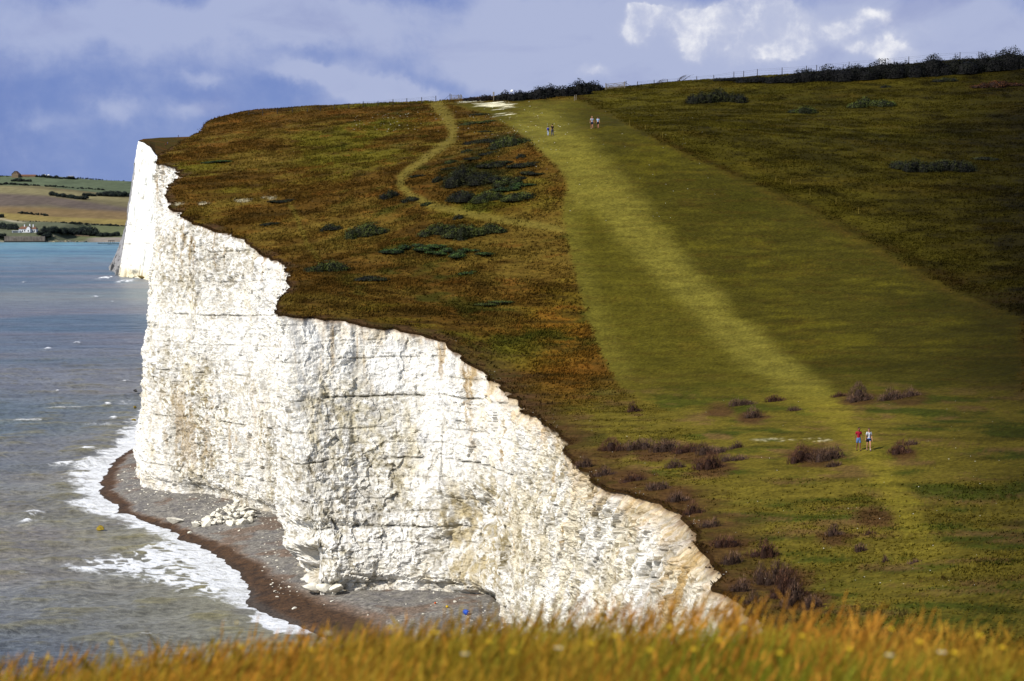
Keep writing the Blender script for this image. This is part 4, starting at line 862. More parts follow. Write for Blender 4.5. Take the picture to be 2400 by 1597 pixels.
# signpost, twin posts, stakes
sp_ = on_brow(1157, 238.5); r = thing('signpost', Vector(sp_), 'wooden signpost with a small flat board beside the chalk scar', 'signpost')
MB().box((0,0,.9), (.13,.13,2.0), bev=.02).build('post', wood_l, r); m_ = MB(); m_.box((0,-.09,1.62), (.34,.05,.62), bev=.03); m_.build('sign_board', simple('grey_board', lin(160,156,150)*.6, .8, .2, 8), r)
for xp, yp, lab in ((1346.6,237,'left of two short grey posts at the top of the mown strip'),(1350.4,235.5,'right of two short grey posts at the top of the mown strip')):
    q_ = on_brow(xp, yp); tag(MB().tube([(0,0,-.2),(0,0,.6),(0,0,1.1)], [.07,.07,.06], 8).build('wooden_post', wood_l), lab, 'post', 'short posts at the top of the mown strip').location = q_
for xp, yp, lab in ((1475,296,'yellow stake at the upper end of the mown edge'),(1512,308,'second yellow stake down the mown edge'),(1553,327,'yellow stake on the mown edge below the walkers'),(1818,431,'yellow stake half way down the mown edge'),(1852,438,'stake just below the half way one'),(1898,458,'yellow stake on the lower mown edge'),(1959,481,'tall yellow stake with a cap low on the mown edge'),(2012,505,'lowest yellow stake on the mown edge')):
    q_ = on_brow(xp, yp); tag(MB().tube([(0,0,-.2),(.02,0,.5),(.03,0,.95)], [.018,.018,.015], 6).build('marker_stake', yel_m), lab, 'stake', 'yellow stakes along the mown edge').location = q_
# bare windblown shrubs on the brow
twig = simple('bare_twig', lin(70,58,48)*.5, .9, .2)
for xp, yp, sc_b, lab in ((1540,199,1.0,'bare windblown shrub leaning right on the skyline'),(1592,191,1.15,'bushier bare shrub on the skyline left of the hedge')):
    R = random.Random(int(xp)); q_ = on_brow(xp, yp); m_ = MB()
    for k_ in range(15):
        a_ = R.uniform(0, 6.28); p0 = Vector((R.uniform(-.6,.6), R.uniform(-.3,.3), -.1)); pts = [p0]
        for j in range(5): pts.append(pts[-1]+Vector((R.uniform(-.05,.42)+.12*j*.5, R.uniform(-.12,.12), R.uniform(.12,.34)))*sc_b)
        m_.tube(pts, [.035,.03,.024,.018,.012,.007], 5)
        for j in (2, 3, 4): m_.tube([pts[j], pts[j]+Vector((R.uniform(.1,.5), R.uniform(-.2,.2), R.uniform(-.05,.3)))*sc_b], [.014,.006], 4)
    tag(m_.build('bare_shrub', twig), lab, 'shrub').location = q_

# ------------------------------------------------------------------ stones
def rock_mesh(name, r, sc_, seed, mat, blocky=.35, sub=3):
    bm = bmesh.new(); bmesh.ops.create_icosphere(bm, subdivisions=sub, radius=1)
    R = np.random.default_rng(seed); pl = R.normal(0, 1, (9, 3)); pl /= np.linalg.norm(pl, axis=1)[:, None]; dd = R.uniform(.38, .8, 9)
    for v in bm.verts:
        p = np.array(v.co)
        for n_, d_ in zip(pl, dd):
            e = p @ n_-d_
            if e > 0: p = p-n_*e*.99
        p = p*(1+.07*float(fbm(np.array([p[0]*2.3+seed]), np.array([p[1]*2.3+p[2]*1.9]), 3, seed)[0]))
        v.co = p*r*np.array(sc_)
    me = bpy.data.meshes.new(name); bm.to_mesh(me); bm.free(); me.materials.append(mat); return me
chalk_r = simple('fallen_chalk', (.72, .68, .57), .95, .3, 2.2, .6); chalk_y = simple('weedy_rock', lin(176,150,48)*.55, .9, .45, 2.5, .5); rock_d = simple('wet_dark_rock', lin(46,44,38)*.6, .6, .4, 3, .5)
ico = bmesh.new(); bmesh.ops.create_icosphere(ico, subdivisions=1, radius=1); iv = np.array([v.co for v in ico.verts]); it = np.array([[v.index for v in f_.verts] for f_ in ico.faces]); ico.free()
rocks = [rock_mesh('boulder', 1, s_, 900+i, chalk_r) for i, s_ in enumerate(((1,.8,.7),(1.2,.8,.6),(.9,1,.75),(1.1,.9,.5),(1,.9,.9)))]
def boulder(name, xp, yp, wpx, me, label, group=None, zup=0.0, sc_=(1,1,1), z=None, rz=None, cat='boulder'):
    xd0, yd0 = xp/K, yp/K; P = atz(xd0, yd0, 1.4 if z is None else z)
    if z is None:
        for _ in range(4):
            i = int(np.clip((P[0]-bx[0, 0])/.32, 0, bx.shape[0]-1)); j = int(np.clip((P[1]-by[0, 0])/.32, 0, bx.shape[1]-1)); P = atz(xd0, yd0, bz[i, j])
    s_ = wpx/2*P[1]/F; o = link(bpy.data.objects.new(name, me)); o.location = (P[0], P[1], P[2]+zup+s_*.25*sc_[2]); o.scale = tuple(s_*q_ for q_ in sc_)
    o.rotation_euler = (RNG.normal(0,.25), RNG.normal(0,.25), RNG.uniform(0,6.28) if rz is None else rz); return tag(o, label, cat, group)
R = random.Random(5); desc = ['small','middling','broad','angular','pale','flat','rounded','chunky']
for i in range(96):
    u = R.random()**.8; v_ = R.random(); xp = 452+u*140; base_y = 1236-26*(1-u)*0-8*u; hmax = 8+42*sst(0, .75, u)*(1-.35*sst(.8, 1, u))
    yy = base_y-v_*hmax*.75; up = max(0, v_*hmax*.35)*.055
    w_ = R.choice((8,9,10,12,14,16,19,22,26))*(1.15-.3*v_)
    pos = ('at the seaward tip' if u < .25 else 'in the middle' if u < .65 else 'at the cliff side')+(' low down' if v_ < .35 else ' half way up' if v_ < .7 else ' near the top')
    boulder('chalk_boulder', xp, yy, w_, rocks[i % 5], f'{desc[i % 8]} white chalk boulder {pos} of the beach rockfall', 'chalk boulders fallen in a heap on the beach', up, (1, 1, R.uniform(.7, 1.2)))
VV = []; FF_ = []; n0 = 0; sd_in = (sd > 2.5) & (sd < 30)
ci, cj = np.nonzero(sd_in & (bY > 900)); 
hx, hy = np.interp(by, Fb[nP:-40, 1], Fb[nP:-40, 0]), 0
foot_d = np.abs(bx-hx)[ci, cj]; pw = np.exp(-foot_d/2.2)+.04+1.5*np.exp(-((bX[ci, cj]-515)/75)**2-((bY[ci, cj]-1180)/28)**2); pk = RNG.choice(len(ci), 1700, p=pw/pw.sum())
for k_ in pk:
    i, j = ci[k_], cj[k_]; s_ = .04+.13*RNG.random()**2.5; VV.append(iv*np.array([s_*RNG.uniform(.8, 1.7), s_, s_*.65])*RNG.uniform(.75, 1.25, (len(iv), 1))+np.array([bx[i, j]+RNG.uniform(-.16, .16), by[i, j]+RNG.uniform(-.16, .16), bz[i, j]+s_*.3])); FF_.append(it+n0); n0 += len(iv)
tag(mesh_np('chalk_rubble', np.concatenate(VV), np.concatenate(FF_), chalk_r, None, False, tris=True), 'small chalk rubble strewn over the shingle along the cliff foot', 'rubble', kind='stuff')
boulder('chalk_boulder', 412, 1226, 46, rocks[1], 'long pale chalk slab lying alone left of the boulder heap', zup=.1, sc_=(1,.55,.65), rz=.5)
boulder('chalk_boulder', 444, 1251, 15, rocks[0], 'single chalk block at the edge of the weed below the heap')
boulder('chalk_boulder', 690, 1432, 17, rocks[4], 'white chalk block washed by the waves in front of the corner', z=.3)
for xp, yp, w_, lab in ((730,1394,62,'left white block fallen at the foot of the near cliff corner'),(760,1391,56,'middle white block at the foot of the near cliff corner'),(788,1395,44,'right white block at the foot of the near cliff corner')):
    boulder('chalk_boulder', xp, yp, w_, rocks[2], lab, 'white blocks at the foot of the near cliff', .5, (1,.8,.75))
for xp, yp, w_, lab in ((560,1245,7,'lone pale stone on shingle right of the heap'),(620,1330,6,'small white stone on the brown shingle'),(342,1196,7,'small pale stone on the shingle point'),(318,1178,6,'little white stone near the beach tip'),(778,1410,9,'small chalk stone before the white blocks'),(1066,1410,8,'yellowish stone under the cave'),(1010,1420,7,'white pebble like stone left of the cave'),(1105,1456,9,'flat pale stone below the blue drum'),(1180,1472,10,'pale stone beside the grass tips at the cliff foot')):
    boulder('beach_stone', xp, yp, w_, rocks[3], lab, 'single stones on the beach', cat='stone')
for xp, yp, w_, mt, lab, z_ in ((235,1243,26,chalk_y,'yellow weedy rock awash in the foam',.1),(314,986,14,chalk_y,'nearest yellow rock sticking out behind the cliff edge',.3),(317,956,11,chalk_y,'second yellow rock behind the cliff edge',.3),(318,919,14,rock_d,'black wet rock behind the cliff edge',.6)):
    o = boulder('sea_rock', xp, yp, w_, rock_mesh('sea_rock', 1, (1,.7,.55), int(xp), mt), lab, 'rocks standing in the sea', 0, (1,1,1.2), z_, cat='rock')
boulder('sea_rock', 331, 652, 28, rock_mesh('sea_rock', 1, (1,.7,.5), 77, simple('headland_rock', lin(150,128,70)*.5, .9, .5, .6, .5)), 'low yellowish rock at the foot of the far headland', None, 0, (1,1,.8), .6, 0, cat='rock')
qs = on_brow(1199, 224); o = link(bpy.data.objects.new('white_stone', rock_mesh('white_stone', 1, (1,.9,1), 5, paint_w))); o.location = (qs[0], qs[1]-1.5, gz(qs[0], qs[1]-1.5)+.9); o.scale = (.36,.36,.38); tag(o, 'round white stone showing against dark skyline scrub', 'stone')
# loose chalk crumbs on the turf, far too many to count
pts = []
for _ in range(420):
    k_ = R.random()
    if k_ < .35: pts.append((R.gauss(1190, 75), R.gauss(300, 40), R.uniform(.03, .08)))
    elif k_ < .6: pts.append((R.uniform(1350, 2350), R.uniform(930, 1400), R.uniform(.012, .035)))
    elif k_ < .8: pts.append((R.uniform(820, 1040), R.uniform(265, 310), R.uniform(.04, .1)))
    else: pts.append((R.uniform(1250, 1700), R.uniform(260, 520), R.uniform(.02, .06)))
for i in range(0, nS, 3):                                     # crumbs along the broken lip
    if 1000 < xdE[i] < 1760 and R.random() < .6*sst(.45, .8, vn(i/45., 0.5, 3)): pts.append((xdE[i]*K+R.gauss(5, 8), ydE[i]*K-R.uniform(-1, 12), R.uniform(.012, .04)))
VV = []; FF_ = []; n0 = 0
for xp, yp, s_ in pts:
    P = hit(xp/K, yp/K); VV.append(iv*np.array([s_*R.uniform(.8,1.7), s_, s_*.6])*RNG.uniform(.8, 1.2, (len(iv), 1))+P+np.array([0,0,s_*.3])); FF_.append(it+n0); n0 += len(iv)
tag(mesh_np('chalk_rubble', np.concatenate(VV), np.concatenate(FF_), chalk_r, None, False, tris=True), 'loose white chalk crumbs scattered over the turf and cliff lip', 'rubble', kind='stuff')
# flotsam
bl = simple('blue_plastic', lin(30,84,190)*.8, .45, .15, 5)
def flot(xp, yp, lab, nm, cat): 
    P = atz(xp/K, yp/K, 1.5); i = int((P[0]-bx[0,0])/.32); j = int((P[1]-by[0,0])/.32); P = atz(xp/K, yp/K, bz[i, j]); return thing(nm, P, lab, cat)
dr = flot(1093, 1441, 'blue plastic drum washed up under the cliff', 'plastic_drum', 'drum')
m_ = MB(); m_.tube([(-.36,0,.24),(-.33,0,.24),(-.12,0,.24),(-.1,0,.24),(.1,0,.24),(.12,0,.24),(.33,0,.24),(.36,0,.24)], [.20,.245,.245,.26,.26,.245,.245,.20], 16); m_.build('drum_body', bl, dr, True)
MB().tube([(.36,.08,.28),(.40,.08,.28)], .05, 8).build('bung', paint_w, dr); dr.rotation_euler[2] = -1.0
by2 = flot(1048, 1425, 'small yellow float stranded on the shingle', 'fishing_float', 'float'); MB().ico((0,0,.13), .15, 2, (1,1,.9)).build('float_ball', simple('yellow_plastic', lin(230,190,30)*.8, .5, .1), by2, True); MB().tube([(0,0,.25),(0,0,.32)], .04, 6).build('eyelet', wood, by2)
by3 = flot(1020, 1416, 'small orange float near the cliff foot', 'fishing_float', 'float'); MB().ico((0,0,.11), .12, 2, (1,1,.9)).build('float_ball', simple('orange_plastic', lin(220,96,30)*.8, .5, .1), by3, True); MB().tube([(0,0,.21),(0,0,.27)], .035, 6).build('eyelet', wood, by3)
# ------------------------------------------------------------------ people
def skin(name, nodes, edges, mat, parent, sub=1, root=0):
    keys = list(nodes); idx = {k: i for i, k in enumerate(keys)}
    me = bpy.data.meshes.new('tmp'); me.from_pydata([nodes[k][0] for k in keys], [(idx[a], idx[b]) for a, b in edges], [])
    o = link(bpy.data.objects.new('tmp', me)); md = o.modifiers.new('s', 'SKIN'); md.use_smooth_shade = True
    for k, sv in zip(keys, me.skin_vertices[0].data):
        r_ = nodes[k][1]; sv.radius = (r_, r_) if not hasattr(r_, '__len__') else r_; sv.use_root = (idx[k] == root)
    m2 = o.modifiers.new('d', 'SUBSURF'); m2.levels = sub; m2.render_levels = sub
    dg = bpy.context.evaluated_depsgraph_get(); ev = o.evaluated_get(dg); nm = bpy.data.meshes.new_from_object(ev); nm.name = name
    bpy.data.objects.remove(o); bpy.data.meshes.remove(me); nm.materials.clear(); nm.materials.append(mat)
    nm.polygons.foreach_set('use_smooth', [True]*len(nm.polygons)); return link(bpy.data.objects.new(name, nm), parent)
_mc = {}
def mcol(name, rgb, k=.75):
    if name not in _mc: _mc[name] = simple(name, lin(*rgb)*k, .85, .12, 14)
    return _mc[name]
def person(loc, rz, label, group, hgt=1.75, skin_c=(196,140,110), hair=(30,22,18), shirt=(170,30,50), bottoms=('shorts', (110,140,190)), shoes=(30,30,36), step=.16, bow=.0, pack=None, straps=None, cap=None, waist=None, glasses=False, build=1.0, sock=None, pole=False):
    r = thing('person', loc, label, 'person', group, rz); k = hgt/1.75; r.scale = (k, k, k); B = build
    sk = mcol('skin_%d' % skin_c[0], skin_c, .7); st_ = step
    n = {'pelvis': ((0,0,.95), (.15*B,.10*B)), 'waist': ((0,0,1.09), (.125*B,.085*B)), 'chest': ((0,-.005,1.27), (.15*B,.10*B)), 'upper': ((0,0,1.40), (.10,.075)),
         'neck': ((0,-.01,1.495), .05), 'jaw': ((0,-.045-bow,1.575), (.058,.062)), 'head': ((0,-.04-bow,1.655), (.077,.092)), 'crown': ((0,-.03-bow*.8,1.72), (.055,.065)), 'nose': ((0,-.145-bow*1.2,1.625), .012)}
    e = [('pelvis','waist'),('waist','chest'),('chest','upper'),('upper','neck'),('neck','jaw'),('jaw','head'),('head','crown'),('head','nose')]
    for s, sg in (('l', 1), ('r', -1)):
        sw = -st_*sg*.7
        n.update({'ear'+s: ((sg*.088,-.03-bow,1.64), .014), 'sh'+s: ((sg*.165*B,0,1.41), .055), 'el'+s: ((sg*(.225*B),sw*.3+.02,1.14), .042), 'wr'+s: ((sg*.245*B,sw-.03,.905), .027), 'pa'+s: ((sg*.25*B,sw-.045,.83), (.018,.036)),
                  'hip'+s: ((sg*.09,0,.88), .092), 'kn'+s: ((sg*.095,-st_*sg*.55-.03,.50), .058), 'ca'+s: ((sg*.095,-st_*sg*.75+.02,.34), .056), 'an'+s: ((sg*.10,-st_*sg*1.05+.05,.085), .036), 'to'+s: ((sg*.11,-st_*sg*1.05-.12,.035), (.036,.026))})
        e += [('head','ear'+s),('upper','sh'+s),('sh'+s,'el'+s),('el'+s,'wr'+s),('wr'+s,'pa'+s),('pelvis','hip'+s),('hip'+s,'kn'+s),('kn'+s,'ca'+s),('ca'+s,'an'+s),('an'+s,'to'+s)]
        for j, (dy, ln_) in enumerate(((-.026,.070),(-.009,.084),(.009,.078),(.026,.062))):
            n[f'f{j}{s}'] = ((sg*.25*B,sw-.045+dy,.80), .0095); n[f't{j}{s}'] = ((sg*(.25*B-.012),sw-.055+dy,.80-ln_), .0075); e += [('pa'+s,f'f{j}{s}'),(f'f{j}{s}',f't{j}{s}')]
        n['th'+s] = ((sg*(.25*B-.01),sw-.095,.80), .010); e.append(('pa'+s,'th'+s))
    skin('body', n, e, sk, r)
    g = lambda kk, d=.016: (n[kk][0], tuple(q_+d for q_ in n[kk][1]) if hasattr(n[kk][1], '__len__') else n[kk][1]+d)
    m = {kk: g(kk) for kk in ('waist','chest','upper')}; m['hem'] = ((0,0,.96 if waist else .83), (.175*B,.128*B)); m['col'] = ((0,-.005,1.455), (.066,.062)); ed = [('hem','waist'),('waist','chest'),('chest','upper'),('upper','col')]
    for s in 'lr':
        sp, ep = Vector(n['sh'+s][0]), Vector(n['el'+s][0]); m['sh'+s] = (tuple(sp), .073); m['sl'+s] = (tuple(sp.lerp(ep, .72)), .066); ed += [('upper','sh'+s),('sh'+s,'sl'+s)]
    skin('shirt', m, ed, mcol('cloth_%d_%d_%d' % shirt, shirt), r)
    kind, bc_ = bottoms; m = {'w': ((0,0,1.06), (.15*B,.108*B)), 'p': ((0,0,.90), (.158*B,.118*B))}; ed = [('w','p')]
    for s in 'lr':
        h_, q_ = Vector(n['hip'+s][0]), Vector(n['kn'+s][0]); m['h'+s] = (tuple(h_-Vector((0,0,.05))), .106); ed.append(('p','h'+s))
        if kind == 'trousers':
            m['k'+s] = (tuple(q_), .077); m['c'+s] = (n['ca'+s][0], .072); m['a'+s] = (tuple(Vector(n['an'+s][0])+Vector((0,0,.03))), .058); ed += [('h'+s,'k'+s),('k'+s,'c'+s),('c'+s,'a'+s)]
        else: m['k'+s] = (tuple(h_.lerp(q_, .86 if kind == 'shorts' else .5)), .092); ed.append(('h'+s,'k'+s))
    skin('trousers' if kind == 'trousers' else 'shorts', m, ed, mcol('cloth_%d_%d_%d' % bc_, bc_), r)
    for s in 'lr':
        a_, t_ = Vector(n['an'+s][0]), Vector(n['to'+s][0])
        skin('shoe', {'a': (tuple(a_+Vector((0,.03,-.035))), (.046,.046)), 'b': (tuple(a_.lerp(t_, .5)+Vector((0,0,-.012))), (.047,.04)), 'c': (tuple(t_+Vector((0,-.02,.003))), (.044,.030))}, [('a','b'),('b','c')], mcol('shoe_%d' % shoes[0], shoes), r)
        if sock: skin('sock', {'a': (tuple(a_+Vector((0,0,.01))), .044), 'b': (tuple(a_+Vector((0,0,.10))), .046)}, [('a','b')], mcol('sock_%d' % sock[0], sock), r)
    hy = -.03-bow
    if cap: 
        cp_ = MB(); cp_.ico((0,hy,1.68), .1, 2, (.95,1.1,.85)); cp_.box((0,hy-.13,1.685), (.14,.12,.02), bev=.008, rx=.1); cp_.build('cap', mcol('cap_%d' % cap[0], cap), r, True)
    skin('hair', {'a': ((0,hy+.05,1.60), (.090,.078)), 'b': ((0,hy+.025,1.69), (.104,.108)), 'c': ((0,hy-.02,1.75), (.080,.088))}, [('a','b'),('b','c')], mcol('hair_%d' % hair[0], hair), r)
    if glasses: MB().box((0,hy-.098,1.655), (.13,.02,.04), bev=.008).build('sunglasses', mcol('dark_glass', (14,14,16)), r)
    if pack:
        p_ = MB(); p_.box((0,.19,1.22), (.30,.19,.46), bev=.06); pk = p_.build('backpack', mcol('pack_%d_%d' % pack[:2], pack), r, True); p_ = MB(); p_.box((0,.29,1.12), (.22,.08,.2), bev=.03); p_.build('pocket', mcol('pack_%d_%d' % pack[:2], pack), pk)
        for sg in (1, -1): MB().tube([(sg*.10,.10,1.42),(sg*.105,.0,1.482),(sg*.105,-.09,1.42),(sg*.11,-.122,1.28),(sg*.125,-.095,1.12),(sg*.14,.06,1.04)], .019, 6).build('strap', mcol('strap_%d' % (straps or pack)[0], straps or pack), pk, True)
    if waist:
        skin('jacket', {'a': ((0,.0,1.03), (.20,.165)), 'b': ((0,.05,.90), (.205,.14)), 'l': ((.19,.03,.68), (.07,.11)), 'r': ((-.19,.03,.68), (.07,.11))}, [('a','b'),('b','l'),('b','r')], mcol('jacket_%d' % waist[0], waist), r)
    if pole: MB().tube([(.27*B,-.20,.0),(.262*B,-.10,.86)], .012, 6).build('walking_pole', wire_m, r)
    return r
def stand(xp, yp, d=None):
    p = hit(xp/K, yp/K) if d is None else at(xp/K, yp/K, d); p[2] = gz(p[0], p[1]); return p
person(stand(2012,1058), .06, 'man in a crimson T-shirt and denim shorts walking with head bowed', 'couple walking in the valley', 1.78, (150,96,70), (16,13,12), (168,16,48), ('shorts',(92,124,178)), (20,20,22), .13, .045)
person(stand(2036,1058), -.05, 'woman in a white top with navy backpack straps and denim shorts', 'couple walking in the valley', 1.71, (214,158,122), (70,44,30), (226,228,236), ('short',(100,132,196)), (30,40,90), .2, 0, (18,26,60), (18,26,60), None, (12,14,34), True, .9, (230,230,235))
person(stand(1284.5,319.5), math.pi-.25, 'smaller walker in pale blue with a blue backpack beside the man in black', 'two walkers facing away on the mown strip', 1.52, (206,150,120), (26,20,18), (150,170,215), ('trousers',(176,190,214)), (24,24,30), .1, .03, (44,54,140))
person(stand(1294.5,319.5), math.pi+.5, 'tall man in a black top and grey trousers beside the smaller walker', 'two walkers facing away on the mown strip', 1.84, (206,140,110), (16,12,12), (24,18,22), ('trousers',(70,72,96)), (14,14,16), .08, .0)
person(stand(1387.5,302.5), .1, 'bald red faced man in a pale shirt and navy shorts with a pole', 'two walkers in pale shirts on the mown strip', 1.86, (220,150,120), (196,140,116), (200,206,222), ('shorts',(24,28,60)), (40,30,28), .15, 0, (40,44,70), (50,54,80), None, None, False, 1.12, (50,40,40), True)
person(stand(1401.5,302), -.1, 'shorter walker in a light blue shirt and black shorts with a dark cap', 'two walkers in pale shirts on the mown strip', 1.72, (220,156,124), (30,26,26), (176,200,234), ('shorts',(18,20,30)), (50,40,40), .2, 0, None, None, (30,30,40), None, False, 1.05)
def hstand(xp, yp, dz):
    best = None; P = HL[:, :-1].reshape(-1, 3); X2, Y2 = proj(P); k_ = np.argmin((X2-xp/K)**2+(Y2-yp/K)**2); return P[k_]
person(hstand(418,323,0), 0, 'lone dark figure standing on the far headland skyline', None, 1.8, (190,140,110), (20,18,18), (36,40,52), ('trousers',(30,32,40)), (20,20,20), .05)
person(hstand(388.5,343,0), .4, 'figure in a red top low on the far headland grass', 'pair on the far headland', 1.75, (190,140,110), (40,30,20), (200,40,40), ('trousers',(60,40,50)), (20,20,20), .1)
person(hstand(393,340,0), -.4, 'figure in a blue top behind the red one on the headland', 'pair on the far headland', 1.75, (190,140,110), (40,30,20), (70,100,180), ('trousers',(50,56,80)), (20,20,20), .1)

# ------------------------------------------------------------------ the far shore: trees, cottages, barn, walls
far_leaf = attrmat('far_leaves', (1, 1, 1), .5, .3, 1.5, .15, .9, 0, .05, .2); bark = simple('bark', lin(70,64,60)*.4, .9, .2)
far_pal = (c(34,44,48), c(70,84,68))  # bluish haze mixed into the leaf colours
def tree_proto(seed, w, h, nl):
    R = np.random.default_rng(seed); r = link(bpy.data.objects.new('broadleaf_tree', None))
    m_ = MB(); m_.tube([(0,0,-.8),(0.05,0,h*.2),(.1,0,h*.45)], [.32,.24,.14], 7)
    for a_ in range(4): m_.tube([(.05,0,h*.22),(math.cos(a_*1.6)*w*.25, math.sin(a_*1.6)*w*.25, h*.55)], [.14,.05], 5)
    m_.build('trunk', bark, r)
    lob = [(R.normal(0, w*.2), R.normal(0, w*.2), h*R.uniform(.02, .38), w*R.uniform(.28, .42), w*R.uniform(.28, .42), h*R.uniform(.4, .62)) for _ in range(nl)]
    V, Cc = leafy(lob, .55, seed, far_pal, .8); cr_ = mesh_np('crown', V, np.arange(len(V)).reshape(-1, 3), far_leaf, Cc, False, r, True); return r
protos = [tree_proto(1000+i, w, h, nl) for i, (w, h, nl) in enumerate(((9,7,5),(7,8,5),(11,7,6),(6,5,4),(12,6,7)))]
used_p = set()
def tree(x, y, hpx, i, label, group):
    """x, y in the 7.128x enlargement of the far shore (foot of the tree), hpx its height there"""
    P = fhit(x/7.128/K, (380+y/7.128)/K); s_ = hpx/7.128*P[1]/F/ (7,8,7,5,6)[i]
    o = protos[i]
    rz_ = random.uniform(0, 6.28)
    if i in used_p: o = dup(protos[i], P, rz_)
    used_p.add(i); o.location = P; o.rotation_euler[2] = rz_; o.scale = (s_*random.uniform(.9, 1.3), s_, s_*random.uniform(.9, 1.1)); tag(o, label, 'tree', group)
def row(pts, n, h0, h1, label, group, jit=6):
    pts = np.array(pts, float); s = np.concatenate([[0], np.cumsum(np.hypot(*np.diff(pts, axis=0).T))])
    for i in range(n):
        u = s[-1]*(i+random.uniform(.2, .8))/n; x = np.interp(u, s, pts[:, 0]); y = np.interp(u, s, pts[:, 1])
        tree(x, y+random.uniform(-jit, jit)*.5, random.uniform(h0, h1), random.randrange(5), label, group)
random.seed(3)
row([(600,252),(760,262),(900,275),(1080,285),(1290,288)], 20, 30, 62, 'dark tree in the skyline wood right of the barn on the far hill', 'skyline wood on the far hill')
row([(1300,272),(1500,282),(1730,292)], 12, 18, 36, 'small tree of the thin skyline row on the far hill', 'thin skyline row on the far hill'); row([(1760,298),(2100,318)], 8, 8, 16, 'tiny bush on the falling skyline by the headland', 'bushes on the falling skyline')
row([(-20,245),(180,245)], 6, 12, 24, 'low skyline tree left of the barn', 'trees left of the barn')
row([(170,330),(300,325),(420,330),(530,330)], 9, 40, 66, 'dark tree in the clump below the barn', 'clump below the barn'); row([(-10,382),(150,378),(300,388),(480,395),(680,402)], 20, 24, 48, 'hedgerow tree under the barn field', 'hedgerow under the barn field')
row([(730,410),(900,416),(1050,428),(1220,436)], 13, 20, 42, 'hedgerow tree along the upper field edge', 'upper hedgerow'); row([(1260,446),(1480,456),(1740,474)], 12, 18, 40, 'small hedgerow tree of the right upper field', 'right upper hedgerow')
row([(865,560),(1000,580),(1150,600),(1300,622),(1440,632)], 17, 50, 82, 'dark tree in the long copse on the middle field', 'long copse on the middle field'); row([(1390,570),(1560,575),(1700,570)], 8, 50, 78, 'tree linking the two copses on the middle field', 'trees between the copses')
row([(1700,570),(1900,575),(2060,576),(2170,578)], 12, 70, 110, 'dark tree of the tall copse beside the white headland', 'copse beside the headland')
row([(300,858),(440,872),(560,884),(700,892),(810,905)], 14, 20, 58, 'dark tree of the small copse above the cottages', 'small copse above the cottages')
row([(280,992),(480,998),(740,1000),(1000,1012)], 12, 10, 26, 'low hedge bush behind the cottages', 'low hedge behind the cottages'); row([(1000,1020),(1300,1036),(1600,1058),(2130,1078)], 26, 20, 42, 'hedge tree on the right above the shore', 'hedge above the shore')
row([(720,1180),(860,1180),(1050,1195),(1230,1205)], 12, 90, 135, 'large dark tree right of the white cottages', 'wood right of the cottages'); row([(1240,1215),(1400,1225),(1580,1235)], 9, 130, 180, 'tallest dark tree of the shore wood', 'tall shore wood')
row([(1600,1250),(1780,1248),(1990,1235)], 11, 60, 95, 'shore tree behind the shingle bank', 'trees behind the shingle bank'); row([(-10,1110),(120,1130),(300,1125)], 8, 80, 130, 'dark tree left of the white cottages', 'trees left of the cottages')
row([(640,1190),(700,1230)], 3, 60, 90, 'bush between cottages and sea wall end', 'bushes at the wall end'); row([(770,1300),(820,1298)], 3, 80, 105, 'tall bush at the right end of the sea wall', 'bushes at the right wall end'); row([(-10,930),(40,925)], 3, 60, 85, 'dark tree at the left edge above the track', 'trees at the left edge'); row([(10,1270),(60,1268)], 3, 70, 90, 'dark bush at the left end of the sea wall', 'bushes at the left wall end')
for i in range(5):
    if i not in used_p: tree(1200, 600, 60, i, 'dark tree in the long copse on the middle field', 'long copse on the middle field')
cot = simple('whitewash', (.72, .73, .76), .8, .08, .4); tile = simple('brown_tiles', lin(150,108,84)*.5, .9, .2, .6); pane = simple('dark_pane', lin(40,46,60)*.5, .2, .1); stone = simple('old_stone', lin(150,138,128)*.5, .95, .35, .35); stone2 = simple('flint_barn', lin(158,136,112)*.55, .95, .25, .4)
def roof_hip(x0, x1, y0, y1, z0, z1, inset, name, mat, parent):
    m_ = MB(); ym = (y0+y1)/2; A = [(x0,y0,z0),(x1,y0,z0),(x1,y1,z0),(x0,y1,z0)]; r0, r1 = (x0+inset,ym,z1), (x1-inset,ym,z1)
    m_.poly([A[0],A[1],r1,r0]); m_.poly([A[1],A[2],r1]); m_.poly([A[2],A[3],r0,r1]); m_.poly([A[3],A[0],r0]); m_.poly(A[::-1]); return m_.build(name, mat, parent)
P = fhit(66/K, 545/K); h_ = thing('cottage', (P[0],P[1],P[2]-.2), 'white cottage row with brown roof and chimneys above the sea wall', 'house')
MB().box((-3.5,3,2.1), (15,8,4.2)).build('wall', cot, h_); MB().box((6.9,3.5,2.1), (5.6,8,4.19)).build('wall', cot, h_); MB().box((1.2,-2.0,2.6), (4.4,3.0,5.2)).build('wall', cot, h_)
roof_hip(-11.6,4.4,-1.6,7.6,4.22,7.2,3,'roof',tile,h_); roof_hip(3.6,10.3,-1.0,8.0,4.21,7.0,2.6,'roof',tile,h_)
m_ = MB(); m_.poly([(-1.4,-3.5,5.2),(3.8,-3.5,5.2),(1.2,-3.5,7.4)]); m_.build('gable', cot, h_); m_ = MB(); m_.poly([(-1.5,-3.7,5.1),(1.2,-3.7,7.6),(1.2,3,7.6),(-1.5,3,5.1)]); m_.poly([(3.9,-3.7,5.1),(3.9,3,5.1),(1.2,3,7.6),(1.2,-3.7,7.6)]); m_.build('gable_roof', tile, h_)
for x_, z_ in ((-5,9.6),(1.4,10.2),(5.5,9.6)): MB().box((x_,3,z_-2), (1.1,1.3,4)).build('chimney', cot, h_)
